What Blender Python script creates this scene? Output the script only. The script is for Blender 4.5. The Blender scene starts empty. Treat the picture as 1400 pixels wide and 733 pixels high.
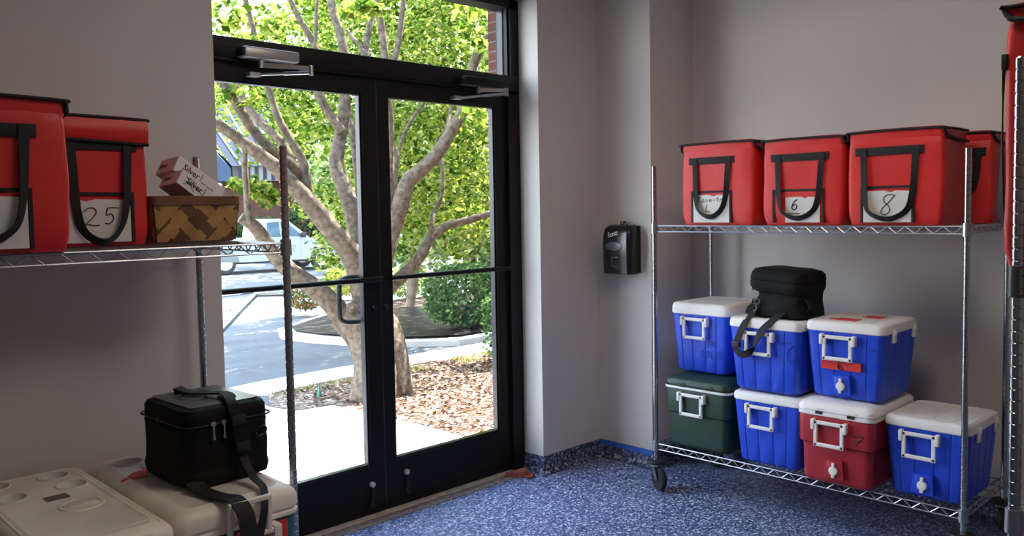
import bpy, bmesh, math, random
import numpy as np
from mathutils import Vector, Matrix, noise

random.seed(7); RNG = np.random.default_rng(7)
scn = bpy.context.scene
COL = scn.collection
PI = math.pi

# ------------------------------------------------------------------ camera
CAM = Vector((-2.4101, -3.3698, 1.4811)); YAW, PIT, ROL = map(math.radians, (44.6719, -3.2507, -0.9502))
FPX, PY0 = 1149.5, 351.63
FWD = Vector((math.sin(YAW)*math.cos(PIT), math.cos(YAW)*math.cos(PIT), math.sin(PIT)))
_r = Vector((math.cos(YAW), -math.sin(YAW), 0)); _u = _r.cross(FWD)
RGT = _r*math.cos(ROL) + _u*math.sin(ROL); UPV = -_r*math.sin(ROL) + _u*math.cos(ROL)
cd = bpy.data.cameras.new('camera'); cam = bpy.data.objects.new('camera', cd); COL.objects.link(cam)
cd.sensor_width = 36; cd.lens = FPX/1400*36; cd.shift_y = -(366.5-PY0)/1400; cd.clip_start = .05; cd.clip_end = 400
cam.matrix_world = Matrix(((RGT.x, UPV.x, -FWD.x, CAM.x), (RGT.y, UPV.y, -FWD.y, CAM.y), (RGT.z, UPV.z, -FWD.z, CAM.z), (0, 0, 0, 1)))
scn.camera = cam

def U(px, py, d):           # measured picture point at depth d -> place in the world
    return CAM + (FWD + RGT*((px-700)/FPX) + UPV*((PY0-py)/FPX))*d
def gz(x, y):               # ground height outdoors: flat by the door, falling away to the car park
    return -.03 - .046*min(max(y-4.5, 0), 12.5)
def UG(px, py, dz=0.0):     # measured picture point on the outdoor ground
    lo, hi = 3., 80.
    for _ in range(50):
        m = (lo+hi)/2; p = U(px, py, m)
        if p.z > gz(p.x, p.y): lo = m
        else: hi = m
    p = U(px, py, lo); p.z = gz(p.x, p.y)+dz
    return p

# ------------------------------------------------------------------ materials
def nd(nt, t, **kw):
    n = nt.nodes.new(t)
    for k, v in kw.items(): setattr(n, k, v)
    return n
def mat(name, col, rough=.5, metal=0, var=0, vscale=8, bump=0, bscale=40, spec=.5, coat=0, col2=None, detail=4, ramp=(.32, .68)):
    m = bpy.data.materials.new(name); m.use_nodes = True; nt = m.node_tree
    b = nt.nodes['Principled BSDF']
    b.inputs['Base Color'].default_value = (*col, 1); b.inputs['Roughness'].default_value = rough
    b.inputs['Metallic'].default_value = metal; b.inputs['Specular IOR Level'].default_value = spec
    b.inputs['Coat Weight'].default_value = coat
    if var or col2 or bump:
        tc = nd(nt, 'ShaderNodeTexCoord')
    if var or col2:
        n = nd(nt, 'ShaderNodeTexNoise'); n.inputs['Scale'].default_value = vscale; n.inputs['Detail'].default_value = detail
        nt.links.new(tc.outputs['Object'], n.inputs['Vector'])
        r = nd(nt, 'ShaderNodeValToRGB'); e = r.color_ramp.elements
        e[0].position, e[1].position = ramp
        c2 = col2 or tuple(min(1, c*(1+var)) for c in col); c1 = col if col2 else tuple(c*(1-var) for c in col)
        e[0].color = (*c1, 1); e[1].color = (*c2, 1)
        nt.links.new(n.outputs['Fac'], r.inputs['Fac']); nt.links.new(r.outputs['Color'], b.inputs['Base Color'])
    if bump:
        n2 = nd(nt, 'ShaderNodeTexNoise'); n2.inputs['Scale'].default_value = bscale; n2.inputs['Detail'].default_value = 3
        nt.links.new(tc.outputs['Object'], n2.inputs['Vector'])
        bp = nd(nt, 'ShaderNodeBump'); bp.inputs['Strength'].default_value = bump; bp.inputs['Distance'].default_value = .01
        nt.links.new(n2.outputs['Fac'], bp.inputs['Height']); nt.links.new(bp.outputs['Normal'], b.inputs['Normal'])
    return m
def flake(name, cols, scale, spec=.5):
    m = bpy.data.materials.new(name); m.use_nodes = True; nt = m.node_tree; b = nt.nodes['Principled BSDF']
    tc = nd(nt, 'ShaderNodeTexCoord'); v = nd(nt, 'ShaderNodeTexVoronoi'); v.inputs['Scale'].default_value = scale
    nt.links.new(tc.outputs['Object'], v.inputs['Vector'])
    s = nd(nt, 'ShaderNodeSeparateColor'); nt.links.new(v.outputs['Color'], s.inputs['Color'])
    r = nd(nt, 'ShaderNodeValToRGB'); r.color_ramp.interpolation = 'CONSTANT'
    e = r.color_ramp.elements
    while len(e) < len(cols): e.new(.5)
    for i, (p, c) in enumerate(cols): e[i].position = p; e[i].color = (*c, 1)
    nt.links.new(s.outputs[0], r.inputs['Fac']); nt.links.new(r.outputs['Color'], b.inputs['Base Color'])
    b.inputs['Roughness'].default_value = .42; b.inputs['Specular IOR Level'].default_value = spec
    bp = nd(nt, 'ShaderNodeBump'); bp.inputs['Strength'].default_value = .25; bp.inputs['Distance'].default_value = .004
    nt.links.new(v.outputs['Distance'], bp.inputs['Height']); nt.links.new(bp.outputs['Normal'], b.inputs['Normal'])
    return m
def leafmat(name, cols, tr=.5):
    m = bpy.data.materials.new(name); m.use_nodes = True; nt = m.node_tree; nt.nodes.remove(nt.nodes['Principled BSDF'])
    g = nd(nt, 'ShaderNodeNewGeometry'); r = nd(nt, 'ShaderNodeValToRGB'); e = r.color_ramp.elements
    while len(e) < len(cols): e.new(.5)
    for i, c in enumerate(cols): e[i].position = i/(len(cols)-1); e[i].color = (*c, 1)
    nt.links.new(g.outputs['Random Per Island'], r.inputs['Fac'])
    d = nd(nt, 'ShaderNodeBsdfDiffuse'); t = nd(nt, 'ShaderNodeBsdfTranslucent'); mx = nd(nt, 'ShaderNodeMixShader')
    mx.inputs[0].default_value = tr
    for s in (d, t): nt.links.new(r.outputs['Color'], s.inputs['Color'])
    nt.links.new(d.outputs[0], mx.inputs[1]); nt.links.new(t.outputs[0], mx.inputs[2])
    nt.links.new(mx.outputs[0], nt.nodes['Material Output'].inputs['Surface'])
    return m
def glassmat(name, tint=(1, 1, 1)):
    m = bpy.data.materials.new(name); m.use_nodes = True; nt = m.node_tree; nt.nodes.remove(nt.nodes['Principled BSDF'])
    t = nd(nt, 'ShaderNodeBsdfTransparent'); t.inputs[0].default_value = (*tint, 1)
    g = nd(nt, 'ShaderNodeBsdfGlossy'); g.inputs['Roughness'].default_value = .02
    f = nd(nt, 'ShaderNodeFresnel'); f.inputs[0].default_value = 1.35; mx = nd(nt, 'ShaderNodeMixShader')
    nt.links.new(f.outputs[0], mx.inputs[0]); nt.links.new(t.outputs[0], mx.inputs[1]); nt.links.new(g.outputs[0], mx.inputs[2])
    nt.links.new(mx.outputs[0], nt.nodes['Material Output'].inputs['Surface'])
    return m
def brickmat(name):
    m = mat(name, (.3, .12, .08), .85, spec=.08); nt = m.node_tree; b = nt.nodes['Principled BSDF']
    tc = nd(nt, 'ShaderNodeTexCoord'); mp = nd(nt, 'ShaderNodeMapping'); mp.inputs['Rotation'].default_value = (PI/2, 0, 0)
    br = nd(nt, 'ShaderNodeTexBrick'); br.inputs['Scale'].default_value = 4.5
    br.inputs['Color1'].default_value = (.085, .034, .026, 1); br.inputs['Color2'].default_value = (.06, .026, .02, 1); br.inputs['Mortar'].default_value = (.10, .08, .07, 1)
    nt.links.new(tc.outputs['Object'], mp.inputs['Vector']); nt.links.new(mp.outputs[0], br.inputs['Vector']); nt.links.new(br.outputs['Color'], b.inputs['Base Color'])
    return m

M = dict(
    wall=mat('wall_paint', (.61, .57, .53), .62, var=.02, vscale=3, bump=.04, bscale=180),
    ceil=mat('ceiling_white', (.55, .54, .52), .8),
    floor=flake('blue_flake_floor', [(0, (.028, .042, .12)), (.22, (.075, .10, .22)), (.5, (.15, .19, .34)), (.78, (.34, .39, .53)), (.92, (.6, .64, .74))], 125),
    base=flake('dark_flake_base', [(0, (.02, .025, .06)), (.3, (.06, .075, .16)), (.6, (.13, .15, .25)), (.88, (.36, .38, .45))], 95),
    frame=mat('black_aluminium', (.0075, .007, .007), .5, spec=.22),
    bead=mat('glazing_bead', (.03, .031, .034), .25, metal=.6),  # colour lifted above the frame's black to mimic daylight on the beads
    alu=mat('brushed_aluminium', (.45, .44, .43), .35, metal=1),
    dull=mat('dull_threshold', (.48, .44, .38), .6, var=.2, vscale=20),
    chrome=mat('chrome_wire', (.40, .41, .43), .38, metal=1),
    post=mat('chrome_post', (.44, .44, .46), .22, metal=1),
    rubber=mat('black_rubber', (.012, .012, .013), .6),
    blackpl=mat('glossy_black_plastic', (.008, .008, .009), .18),
    greypl=mat('smoke_window', (.07, .075, .085), .25),
    white=mat('white_cooler_plastic', (.80, .78, .75), .45, var=.05, vscale=6, bump=.05, bscale=60),
    cream=mat('aged_cream_plastic', (.74, .68, .60), .5, var=.09, vscale=7, bump=.06, bscale=50),
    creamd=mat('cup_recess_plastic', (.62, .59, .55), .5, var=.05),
    blue=mat('blue_cooler_plastic', (.014, .068, .62), .42, var=.08, vscale=5, bump=.05, bscale=70),
    green=mat('dark_green_cooler_plastic', (.012, .038, .022), .5, var=.12, vscale=6, bump=.06, bscale=60),
    redc=mat('red_cooler_plastic', (.36, .017, .028), .45, var=.08, vscale=5, bump=.05, bscale=60),
    teal=mat('teal_cooler_plastic', (.012, .13, .14), .45, var=.08),
    red=mat('red_vinyl', (.56, .013, .011), .48, var=.07, vscale=6, bump=.35, bscale=9),
    web=mat('black_webbing', (.005, .005, .0055), .75, bump=.3, bscale=500),
    nylon=mat('black_nylon', (.0042, .0042, .0045), .8, bump=.4, bscale=26, spec=.25),
    vinyl=mat('clear_pocket', (.035, .036, .037), .3),
    paper=mat('white_paper', (.62, .60, .57), .5, var=.06, vscale=18, bump=.25, bscale=14),
    ink=mat('marker_ink', (.012, .011, .014), .6),
    inkblue=mat('faded_marker_ink', (.008, .02, .16), .6),
    tape=mat('red_tape', (.62, .03, .02), .45, var=.05),
    btape=mat('blue_painters_tape', (.03, .12, .48), .6, var=.08, vscale=20),
    wood1=mat('light_splint_wood', (.36, .20, .06), .55, var=.25, vscale=14),
    wood2=mat('dark_splint_wood', (.11, .05, .018), .55, var=.3, vscale=14),
    rim=mat('basket_rim_wood', (.15, .065, .022), .5, var=.25, vscale=12),
    carton=mat('white_carton', (.66, .62, .61), .5, var=.03),
    cartonp=mat('pink_carton_end', (.60, .50, .48), .5),
    stop=mat('terracotta_rubber', (.30, .075, .045), .7, var=.15, vscale=30),
    concrete=mat('pale_concrete', (.56, .55, .53), .9, var=.10, vscale=3, bump=.2, bscale=60, spec=.08),
    asphalt=mat('grey_asphalt', (.115, .118, .122), .9, var=.12, vscale=2, bump=.3, bscale=90, spec=.08),
    mulch=flake('mulch_chips', [(0, (.05, .025, .018)), (.25, (.10, .055, .04)), (.55, (.18, .11, .08)), (.8, (.34, .26, .2)), (.94, (.45, .38, .32))], 40, .05),
    mulchd=flake('dark_mulch_chips', [(0, (.008, .005, .005)), (.3, (.026, .015, .014)), (.6, (.048, .029, .026)), (.85, (.13, .09, .075))], 11, .05),
    bark=mat('tan_bark', (.062, .046, .033), .85, col2=(.205, .160, .115), vscale=24, bump=1, bscale=18, detail=14, ramp=(.28, .72), spec=.08),
    bark2=mat('grey_bark', (.16, .12, .09), .85, col2=(.30, .24, .18), vscale=6, bump=.5, bscale=20, spec=.08),
    leafA=leafmat('sunlit_maple_leaf', [(.022, .055, .006), (.075, .13, .014), (.17, .235, .028), (.29, .345, .055), (.42, .42, .11)], .6),
    leafB=leafmat('pale_green_leaf', [(.06, .12, .03), (.17, .25, .07), (.32, .39, .14), (.50, .52, .28)], .55),
    leafC=leafmat('hedge_leaf', [(.05, .115, .035), (.11, .19, .065), (.20, .29, .11)], .25),
    leafD=leafmat('dark_evergreen_leaf', [(.01, .025, .012), (.02, .045, .018), (.035, .065, .03)], .25),
    leafY=leafmat('yellow_shrub_leaf', [(.20, .24, .04), (.33, .33, .06), (.4, .38, .08)], .5),
    leafR=leafmat('red_flower_leaf', [(.06, .14, .03), (.10, .2, .05), (.45, .08, .06)], .3),
    grass=leafmat('dry_grass', [(.16, .21, .035), (.26, .28, .07), (.34, .31, .14)], .4),
    litter=leafmat('fallen_leaves', [(.06, .035, .022), (.17, .105, .065), (.38, .30, .23), (.035, .02, .014), (.11, .06, .035)], .1),
    brick=brickmat('red_brick'),
    truckw=mat('white_truck_paint', (.24, .28, .29), .3, coat=.4),
    tglass=mat('dark_truck_glass', (.05, .09, .13), .1),
    tire=mat('truck_tyre', (.02, .02, .022), .7),
    hub=mat('silver_hub', (.6, .6, .62), .3, metal=.7),
    roofm=mat('grey_seam_roof', (.024, .029, .040), .5, spec=.08),
    fasc=mat('pale_fascia', (.19, .185, .18), .6, spec=.08),
    fdark=mat('dark_fascia_rib', (.03, .03, .04), .6, spec=.08),
    blueg=mat('blue_grey_gable', (.04, .06, .10), .6, spec=.08),
    midgrey=mat('mid_grey', (.20, .21, .22), .7, spec=.08),  # one even grey for truck seams, lettering and the far building's openings
    teal2=mat('teal_marker', (.0, .26, .2), .5),
    line=mat('white_road_paint', (.8, .8, .8), .7),
    glass=glassmat('clear_glass', (.95, .97, .96)),
)

# ------------------------------------------------------------------ geometry helpers
def finish(name, bm, m, parent=None, smooth=40, mats=None, recalc=True):
    if recalc: bmesh.ops.recalc_face_normals(bm, faces=bm.faces)
    me = bpy.data.meshes.new(name); bm.to_mesh(me); bm.free()
    for x in (mats or [m]): me.materials.append(x)
    if smooth:
        me.polygons.foreach_set('use_smooth', [True]*len(me.polygons)); me.set_sharp_from_angle(angle=math.radians(smooth))
    o = bpy.data.objects.new(name, me); COL.objects.link(o)
    if parent: o.parent = parent
    return o
def tag(o, label, cat, group=None, kind=None):
    o['label'] = label; o['category'] = cat
    if group: o['group'] = group
    if kind: o['kind'] = kind
    return o
def thing(name, label, cat, loc=(0, 0, 0), rz=0, group=None):
    o = bpy.data.objects.new(name, None); COL.objects.link(o); o.location = loc; o.rotation_euler = (0, 0, rz); o.empty_display_size = .1
    return tag(o, label, cat, group)
def struct(name, bm, m, smooth=0, label=None):
    o = finish(name, bm, m, smooth=smooth); o['kind'] = 'structure'
    if label: o['label'] = label
    return o
def dup(root, loc, rz, label, group=None, name=None):
    r = root.copy(); COL.objects.link(r); r.location = loc; r.rotation_euler = (0, 0, rz); r['label'] = label
    if group: r['group'] = group
    for ch in list(root.children):
        c = ch.copy(); COL.objects.link(c); c.parent = r
        for g in ch.children:
            d = g.copy(); COL.objects.link(d); d.parent = c
    return r
def B(): return bmesh.new()
def box(bm, x0, x1, y0, y1, z0, z1, bev=0, seg=2, mi=0):
    r = bmesh.ops.create_cube(bm, size=1)
    vs = r['verts']
    for v in vs: v.co = Vector(((x0+x1)/2+v.co.x*(x1-x0), (y0+y1)/2+v.co.y*(y1-y0), (z0+z1)/2+v.co.z*(z1-z0)))
    fs = {f for v in vs for f in v.link_faces}
    for f in fs: f.material_index = mi
    if bev:
        es = list({e for v in vs for e in v.link_edges})
        bmesh.ops.bevel(bm, geom=es, offset=bev, segments=seg, profile=.5, affect='EDGES')
    return bm
def loft(bm, loops, cap0=True, cap1=True, closed=True, mi=0):
    rows = [[bm.verts.new(p) for p in L] for L in loops]; n = len(rows[0])
    for a, b in zip(rows, rows[1:]):
        for i in range(n if closed else n-1):
            j = (i+1) % n
            try: bm.faces.new((a[i], a[j], b[j], b[i])).material_index = mi
            except ValueError: pass
    if cap0: bm.faces.new(rows[0][::-1]).material_index = mi
    if cap1: bm.faces.new(rows[-1]).material_index = mi
    return rows
def catmull(P, k=6):
    P = [Vector(p) for p in P]
    if len(P) < 3: return P
    Q = [P[0]*2-P[1]]+P+[P[-1]*2-P[-2]]; out = []
    for i in range(1, len(Q)-2):
        a, b, c, d = Q[i-1:i+3]
        for t in [j/k for j in range(k)]:
            out.append(.5*((2*b)+(c-a)*t+(2*a-5*b+4*c-d)*t*t+(3*b-a-3*c+d)*t**3))
    return out+[P[-1]]
def tube(bm, P, R, n=8, cap=True, closed=False, mi=0):
    P = [Vector(p) for p in P]
    if not hasattr(R, '__len__'): R = [R]*len(P)
    N = len(P); loops = []; up = None
    for i in range(N):
        if closed: t = P[(i+1) % N]-P[i-1]
        else: t = P[min(i+1, N-1)]-P[max(i-1, 0)]
        t = t.normalized() if t.length > 1e-9 else Vector((0, 0, 1))
        if up is None: up = Vector((0, 0, 1)) if abs(t.z) < .9 else Vector((1, 0, 0))
        s = t.cross(up); s = s.normalized() if s.length > 1e-6 else Vector((1, 0, 0)); up = s.cross(t).normalized()
        loops.append([P[i]+(s*math.cos(2*PI*k/n)+up*math.sin(2*PI*k/n))*R[i] for k in range(n)])
    if closed: loops.append(loops[0]); cap = False
    loft(bm, loops, cap, cap, mi=mi)
    return bm
def lathe(bm, prof, n=20, mtx=None, mi=0, cap=True):
    loops = [[Vector((r*math.cos(2*PI*k/n), r*math.sin(2*PI*k/n), z)) for k in range(n)] for r, z in prof]
    if mtx: loops = [[mtx @ p for p in L] for L in loops]
    loft(bm, loops, cap, cap, mi=mi); return bm
def rr(x0, x1, y0, y1, z, r, n=5, grooves=(), gd=.003):
    # rounded rectangle loop, counter-clockwise from the front-left; grooves are fractions along the front side (y0)
    L = []; r = min(r, (x1-x0)/2-1e-4, (y1-y0)/2-1e-4)
    def arc(cx, cy, a0):
        for k in range(n+1):
            a = a0+PI/2*k/n; L.append(Vector((cx+r*math.cos(a), cy+r*math.sin(a), z)))
    arc(x0+r, y0+r, PI)
    for g in grooves:
        gx = x0+(x1-x0)*g
        for dx, dy in ((-.005, 0), (-.0015, gd), (.0015, gd), (.005, 0)): L.append(Vector((gx+dx, y0+dy, z)))
    arc(x1-r, y0+r, -PI/2)
    for g in grooves:
        gy = y0+(y1-y0)*g
        for dy, dx in ((-.005, 0), (-.0015, gd), (.0015, gd), (.005, 0)): L.append(Vector((x1-dx, gy+dy, z)))
    arc(x1-r, y1-r, 0); arc(x0+r, y1-r, PI/2)
    return L
def ribbon(bm, P, W, wd, th=.003, k=6, mi=0):
    # flat strap along P (smoothed); wd: width direction (one Vector or one per point)
    n0 = len(P); Q = catmull(P, k)
    W = [W]*n0 if not hasattr(W, '__len__') else W
    wds = [Vector(wd)]*n0 if not isinstance(wd, list) else [Vector(w) for w in wd]
    loops = []
    for i, p in enumerate(Q):
        f = min(i/k, n0-1); a = int(min(f, n0-2)); t = f-a
        w = (wds[a]*(1-t)+wds[a+1]*t).normalized(); wid = W[a]*(1-t)+W[a+1]*t
        tg = (Q[min(i+1, len(Q)-1)]-Q[max(i-1, 0)]).normalized()
        w = (w-tg*w.dot(tg)).normalized(); nn = tg.cross(w)
        loops.append([p+w*wid/2+nn*th/2, p-w*wid/2+nn*th/2, p-w*wid/2-nn*th/2, p+w*wid/2-nn*th/2])
    loft(bm, loops); return bm
DIG = {
 '2': [[(0, .78), (.18, .96), (.5, 1), (.75, .82), (.66, .56), (.3, .22), (0, .03), (.35, .1), (.7, .03), (1.05, .05)]],
 '5': [[(.1, .98), (.06, .55), (.45, .62), (.72, .45), (.7, .2), (.4, .02), (.0, .05)], [(.1, .98), (.6, 1.0), (1.2, .98)]],
 '6': [[(.75, 1), (.35, .8), (.08, .42), (.1, .12), (.4, 0), (.74, .1), (.76, .4), (.45, .52), (.12, .32)]],
 '8': [[(.95, .95), (.6, 1), (.25, .88), (.28, .65), (.6, .46), (.74, .2), (.48, 0), (.18, .1), (.24, .34), (.6, .62), (.98, .98)]],
 '7': [[(0, .9), (.5, .95), (1, 1), (.7, .5), (.5, 0)], [(.3, .45), (.95, .55)]],
 '3': [[(.1, .9), (.5, 1), (.8, .8), (.45, .55), (.8, .3), (.5, 0), (.05, .1)]],
 'K': [[(.1, 1), (.1, .5), (.1, 0)], [(.8, 1), (.15, .5), (.9, 0)]],
 'L': [[(.1, 1), (.08, .5), (.05, .05), (.5, .03), (.8, .06)]], 'C': [[(.8, .85), (.4, 1), (.1, .5), (.4, 0), (.85, .15)]],
 'O': [[(.5, 1), (.1, .6), (.2, .1), (.6, 0), (.9, .5), (.5, 1)]], 'D': [[(.1, 0), (.12, .5), (.1, 1), (.7, .8), (.8, .3), (.1, 0)]],
 'R': [[(.1, 0), (.12, .5), (.1, 1), (.7, .85), (.15, .5), (.8, 0)]], 'o': [[(.5, .55), (.1, .3), (.4, 0), (.8, .25), (.5, .55)]],
 's': [[(.7, .5), (.3, .5), (.6, .25), (.1, 0)]], 'e': [[(.1, .25), (.8, .3), (.5, .55), (.1, .25), (.4, 0), (.8, .1)]],
 't': [[(.4, 1), (.38, .5), (.45, 0)], [(.05, .6), (.8, .62)]], 'r': [[(.1, .55), (.12, .25), (.1, 0)], [(.12, .3), (.4, .55), (.8, .5)]], '-': [[(0, .35), (.9, .38)]],
 '_': [[(-.1, 0), (.9, .05)]], '~': [[(0, .2), (.4, .6), (.9, .5)]],
}
def write(bm, s, x, z, h, w=None, y=0, r=.0016, gap=.25, shear=.12, rot=0):
    # hand lettering on a front face (x right, z up, at depth y)
    w = w or h*.62; cx = x
    for ch in s:
        for st in DIG.get(ch, []):
            P = []
            for a, b in st:
                dx, dz = cx-x+a*w+b*h*shear, b*h
                P.append((x+dx*math.cos(rot)-dz*math.sin(rot), y, z+dx*math.sin(rot)+dz*math.cos(rot)))
            tube(bm, catmull(P, 4), r, 5)
        cx += w*(1+gap)
    return bm
def text_bm(s, size, thick=.0004, shear=0, bold=0):
    cu = bpy.data.curves.new('t', 'FONT'); cu.body = s; cu.size = size; cu.extrude = thick; cu.shear = shear; cu.offset = bold; cu.resolution_u = 2
    o = bpy.data.objects.new('t', cu); COL.objects.link(o)
    bpy.context.view_layer.update()
    me = bpy.data.meshes.new_from_object(o.evaluated_get(bpy.context.evaluated_depsgraph_get()))
    bm = B(); bm.from_mesh(me); bpy.data.objects.remove(o); bpy.data.curves.remove(cu); bpy.data.meshes.remove(me)
    return bm
def lettering(name, s, size, mtx, m, parent, shear=0, bold=0, stretch=1):
    bm = text_bm(s, size, shear=shear, bold=bold)
    bmesh.ops.transform(bm, matrix=mtx @ Matrix.Diagonal((stretch, 1, 1, 1)), verts=bm.verts)
    return finish(name, bm, m, parent, smooth=0)
FRONT = Matrix(((1, 0, 0, 0), (0, 0, -1, 0), (0, 1, 0, 0), (0, 0, 0, 1)))    # text plane -> front face looking to -Y

# ------------------------------------------------------------------ room shell
WY, XE, XA, XB, XD, YC = -.19, -.8905, .9548, 1.4541, 1.871, -.5725
CH = 2.95
struct('floor', box(B(), -5.2, 2.1, -6.6, .0, -.12, 0), M['floor'])
struct('wall_door_left', box(B(), -5.2, XE, WY, -.062, -.12, CH), M['wall'])
struct('wall_door_right', box(B(), XA, 2.1, WY, .07, -.12, CH), M['wall'])
struct('wall_door_top', box(B(), XE, XA, WY, .07, 2.635, CH), M['wall'])
struct('wall_corner', box(B(), XB, 2.1, YC, WY, -.12, CH), M['wall'])
struct('wall_right', box(B(), XD, 2.1, -6.6, YC, -.12, CH), M['wall'])
struct('wall_left', box(B(), -5.35, -5.2, -6.6, .30, -.12, CH), M['wall'])
struct('wall_back', box(B(), -5.35, 2.1, -6.75, -6.6, -.12, CH), M['wall'])
struct('ceiling', box(B(), -5.35, 2.1, -6.75, .30, CH, CH+.1), M['ceil'])
def cove(name, pts, closed=False):
    # coved base: profile swept along plan points, the room on the left-hand side
    prof = [(.000, .100), (.006, .100), (.007, .040), (.012, .018), (.024, .006), (.040, .0015)]
    bm = B(); n = len(pts); rows = []
    for i, p in enumerate(pts):
        p = Vector((*p, 0)); d0 = (Vector((*pts[i], 0))-Vector((*pts[i-1], 0))).normalized() if i else None
        d1 = (Vector((*pts[i+1], 0))-p).normalized() if i < n-1 else None
        if d0 is None: d0 = d1
        if d1 is None: d1 = d0
        n0, n1 = Vector((-d0.y, d0.x, 0)), Vector((-d1.y, d1.x, 0)); m = (n0+n1); m = m/max(m.dot(n0), .2)
        rows.append([p+m*a+Vector((0, 0, z)) for a, z in prof])
    loft(bm, rows, False, False, closed=False)
    return struct(name, bm, M['base'], smooth=50)
cove('baseboard_right', [(XD, -6.6), (XD, YC), (XB, YC), (XB, WY), (XA, WY), (XA, -.03)])
cove('baseboard_left', [(XE, -.03), (XE, WY), (-5.2, WY)])
# blue tape along the top of the base in the corner
bm = B(); box(bm, XB-.0075, XB-.0062, YC+.002, WY-.006, .070, .101); box(bm, XB-.006, XB+.05, YC-.0075, YC-.0062, .074, .098)
tag(finish('masking_tape', bm, M['btape'], smooth=0), 'blue masking tape along the top of the speckled corner base', 'tape')

# ------------------------------------------------------------------ door frame, doors, transom
bm = B()
box(bm, .868, .9548, -.045, .07, 0, 2.2); box(bm, .892, .9548, -.045, .056, 2.2, 2.635); box(bm, -.99, -.902, -.061, .07, 0, 2.635)
struct('trim_jambs', bm, M['frame'])
bm = B(); box(bm, -.902, .94, -.055, .07, 2.132, 2.214, .004); box(bm, -.902, .94, -.045, -.02, 2.118, 2.134)
struct('trim_header', bm, M['frame'], 30)
t = bpy.data.objects.new('window_1', None); COL.objects.link(t); t['kind'] = 'structure'; t['label'] = 'long transom window over the black double doors'
bm = B(); box(bm, -.902, .94, -.045, .07, 2.585, 2.64); box(bm, .878, .9, -.03, .056, 2.214, 2.585); box(bm, -.902, -.86, -.03, .056, 2.214, 2.585)
finish('window_frame', bm, M['frame'], t, 0)
bm = B(); box(bm, .872, .878, .0, .042, 2.214, 2.585); box(bm, -.86, .872, .0, .042, 2.214, 2.222)
finish('glazing_bead', bm, M['bead'], t, 0)
def pane(x0, x1, z0, z1, y=.012):
    bm = B(); bm.faces.new([bm.verts.new(p) for p in ((x0, y, z0), (x1, y, z0), (x1, y, z1), (x0, y, z1))]); return bm
finish('glass_pane', pane(-.87, .88, 2.212, 2.588, .045), M['glass'], t, 0)
def door(n, label, x0, x1, gx0, gx1, side):
    d = bpy.data.objects.new('door_%d' % n, None); COL.objects.link(d); d['kind'] = 'structure'; d['label'] = label
    bm = B(); gz0, gz1 = .246, 2.044
    box(bm, x0, gx0, -.022, .024, .012, 2.128); box(bm, gx1, x1, -.022, .024, .012, 2.128)
    box(bm, gx0, gx1, -.022, .024, .012, gz0); box(bm, gx0, gx1, -.022, .024, gz1, 2.128)
    box(bm, x0+.01, x1-.01, -.024, -.02, .045, .049)
    finish('door_frame', bm, M['frame'], d, 0)
    bm = B(); b = .011
    for a in ((gx0, gx0+b, gz0, gz1), (gx1-b, gx1, gz0, gz1), (gx0+b, gx1-b, gz0, gz0+b), (gx0+b, gx1-b, gz1-b, gz1)): box(bm, a[0], a[1], -.014, .018, a[2], a[3])
    finish('glazing_bead', bm, M['bead'], d, 0)
    finish('glass_pane', pane(gx0, gx1, gz0, gz1, .003), M['glass'], d, 0)
    # push bar across the inside
    xa, xb = (gx0-.055, gx1+.068) if side < 0 else (gx0-.03, gx1+.055)
    bm = B(); tube(bm, [(xa, -.062, 1.158), (xb, -.062, 1.158)], .0125, 12)
    finish('push_bar', bm, M['frame'], d, 40)
    bm = B()
    for xx in (xa+.03, xb-.03): tube(bm, [(xx, -.062, 1.158), (xx, -.02, 1.158)], .011, 10)
    finish('push_bar_mount', bm, M['frame'], d, 40)
    # kick-down holder near the bottom
    kx = gx1+.002 if side < 0 else gx0+.06
    kz = .158 if side < 0 else .172
    bm = B(); lathe(bm, [(.0135, 0), (.0135, .012), (.010, .017), (.004, .018)], 18, Matrix.Translation((kx, -.022, kz)) @ Matrix.Rotation(PI/2, 4, 'X'))
    kb = finish('bumper_bolt', bm, M['creamd'], d, 30)
    bm = B(); ribbon(bm, [(kx-.002, -.038, kz-.02), (kx-.004, -.04, kz-.06), (kx-.010, -.036, kz-.095)], .018, (1, 0, 0), .006); box(bm, kx-.022, kx+.008, -.05, -.022, kz-.105, kz-.09, .003)
    finish('kick_holder', bm, M['rubber'], d, 30)
    # screw heads and lock on the meeting stile
    lx = gx1+.045 if side < 0 else gx0-.035
    bm = B(); m0 = Matrix.Translation((lx, -.022, 1.015)) @ Matrix.Rotation(PI/2, 4, 'X')
    lathe(bm, [(.016, 0), (.016, .004), (.012, .007), (.005, .007)], 18, m0); lathe(bm, [(.006, 0), (.006, .003)], 12, Matrix.Translation((lx, -.022, .935)) @ Matrix.Rotation(PI/2, 4, 'X'))
    finish('lock_cylinder', bm, M['bead'], d, 30)
    if side < 0:
        bm = B(); tube(bm, catmull([(-.045, .02, 1.165), (-.07, .06, 1.165), (-.12, .075, 1.165), (-.165, .075, 1.15), (-.175, .075, 1.10), (-.175, .075, 1.0), (-.168, .075, .965), (-.13, .075, .948), (-.07, .06, .946), (-.045, .02, .946)], 5), .0125, 12)
        finish('pull_handle', bm, M['frame'], d, 40)
    return d
door(1, 'left black framed glass door, rack post in front of it', -.900, -.003, -.845, -.0855, -1)
door(2, 'right black framed glass door next to the white jamb', .003, .868, .066, .783, 1)
bm = B(); box(bm, XE, XA, -.06, .08, 0, .010, .003); struct('trim_threshold', bm, M['dull'])
bm = B(); box(bm, XE, XA, -.125, -.058, 0, .0035); struct('trim_dusty_edge', bm, mat('dusty_floor_edge', (.26, .21, .17), .9, col2=(.11, .10, .12), vscale=45))

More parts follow.
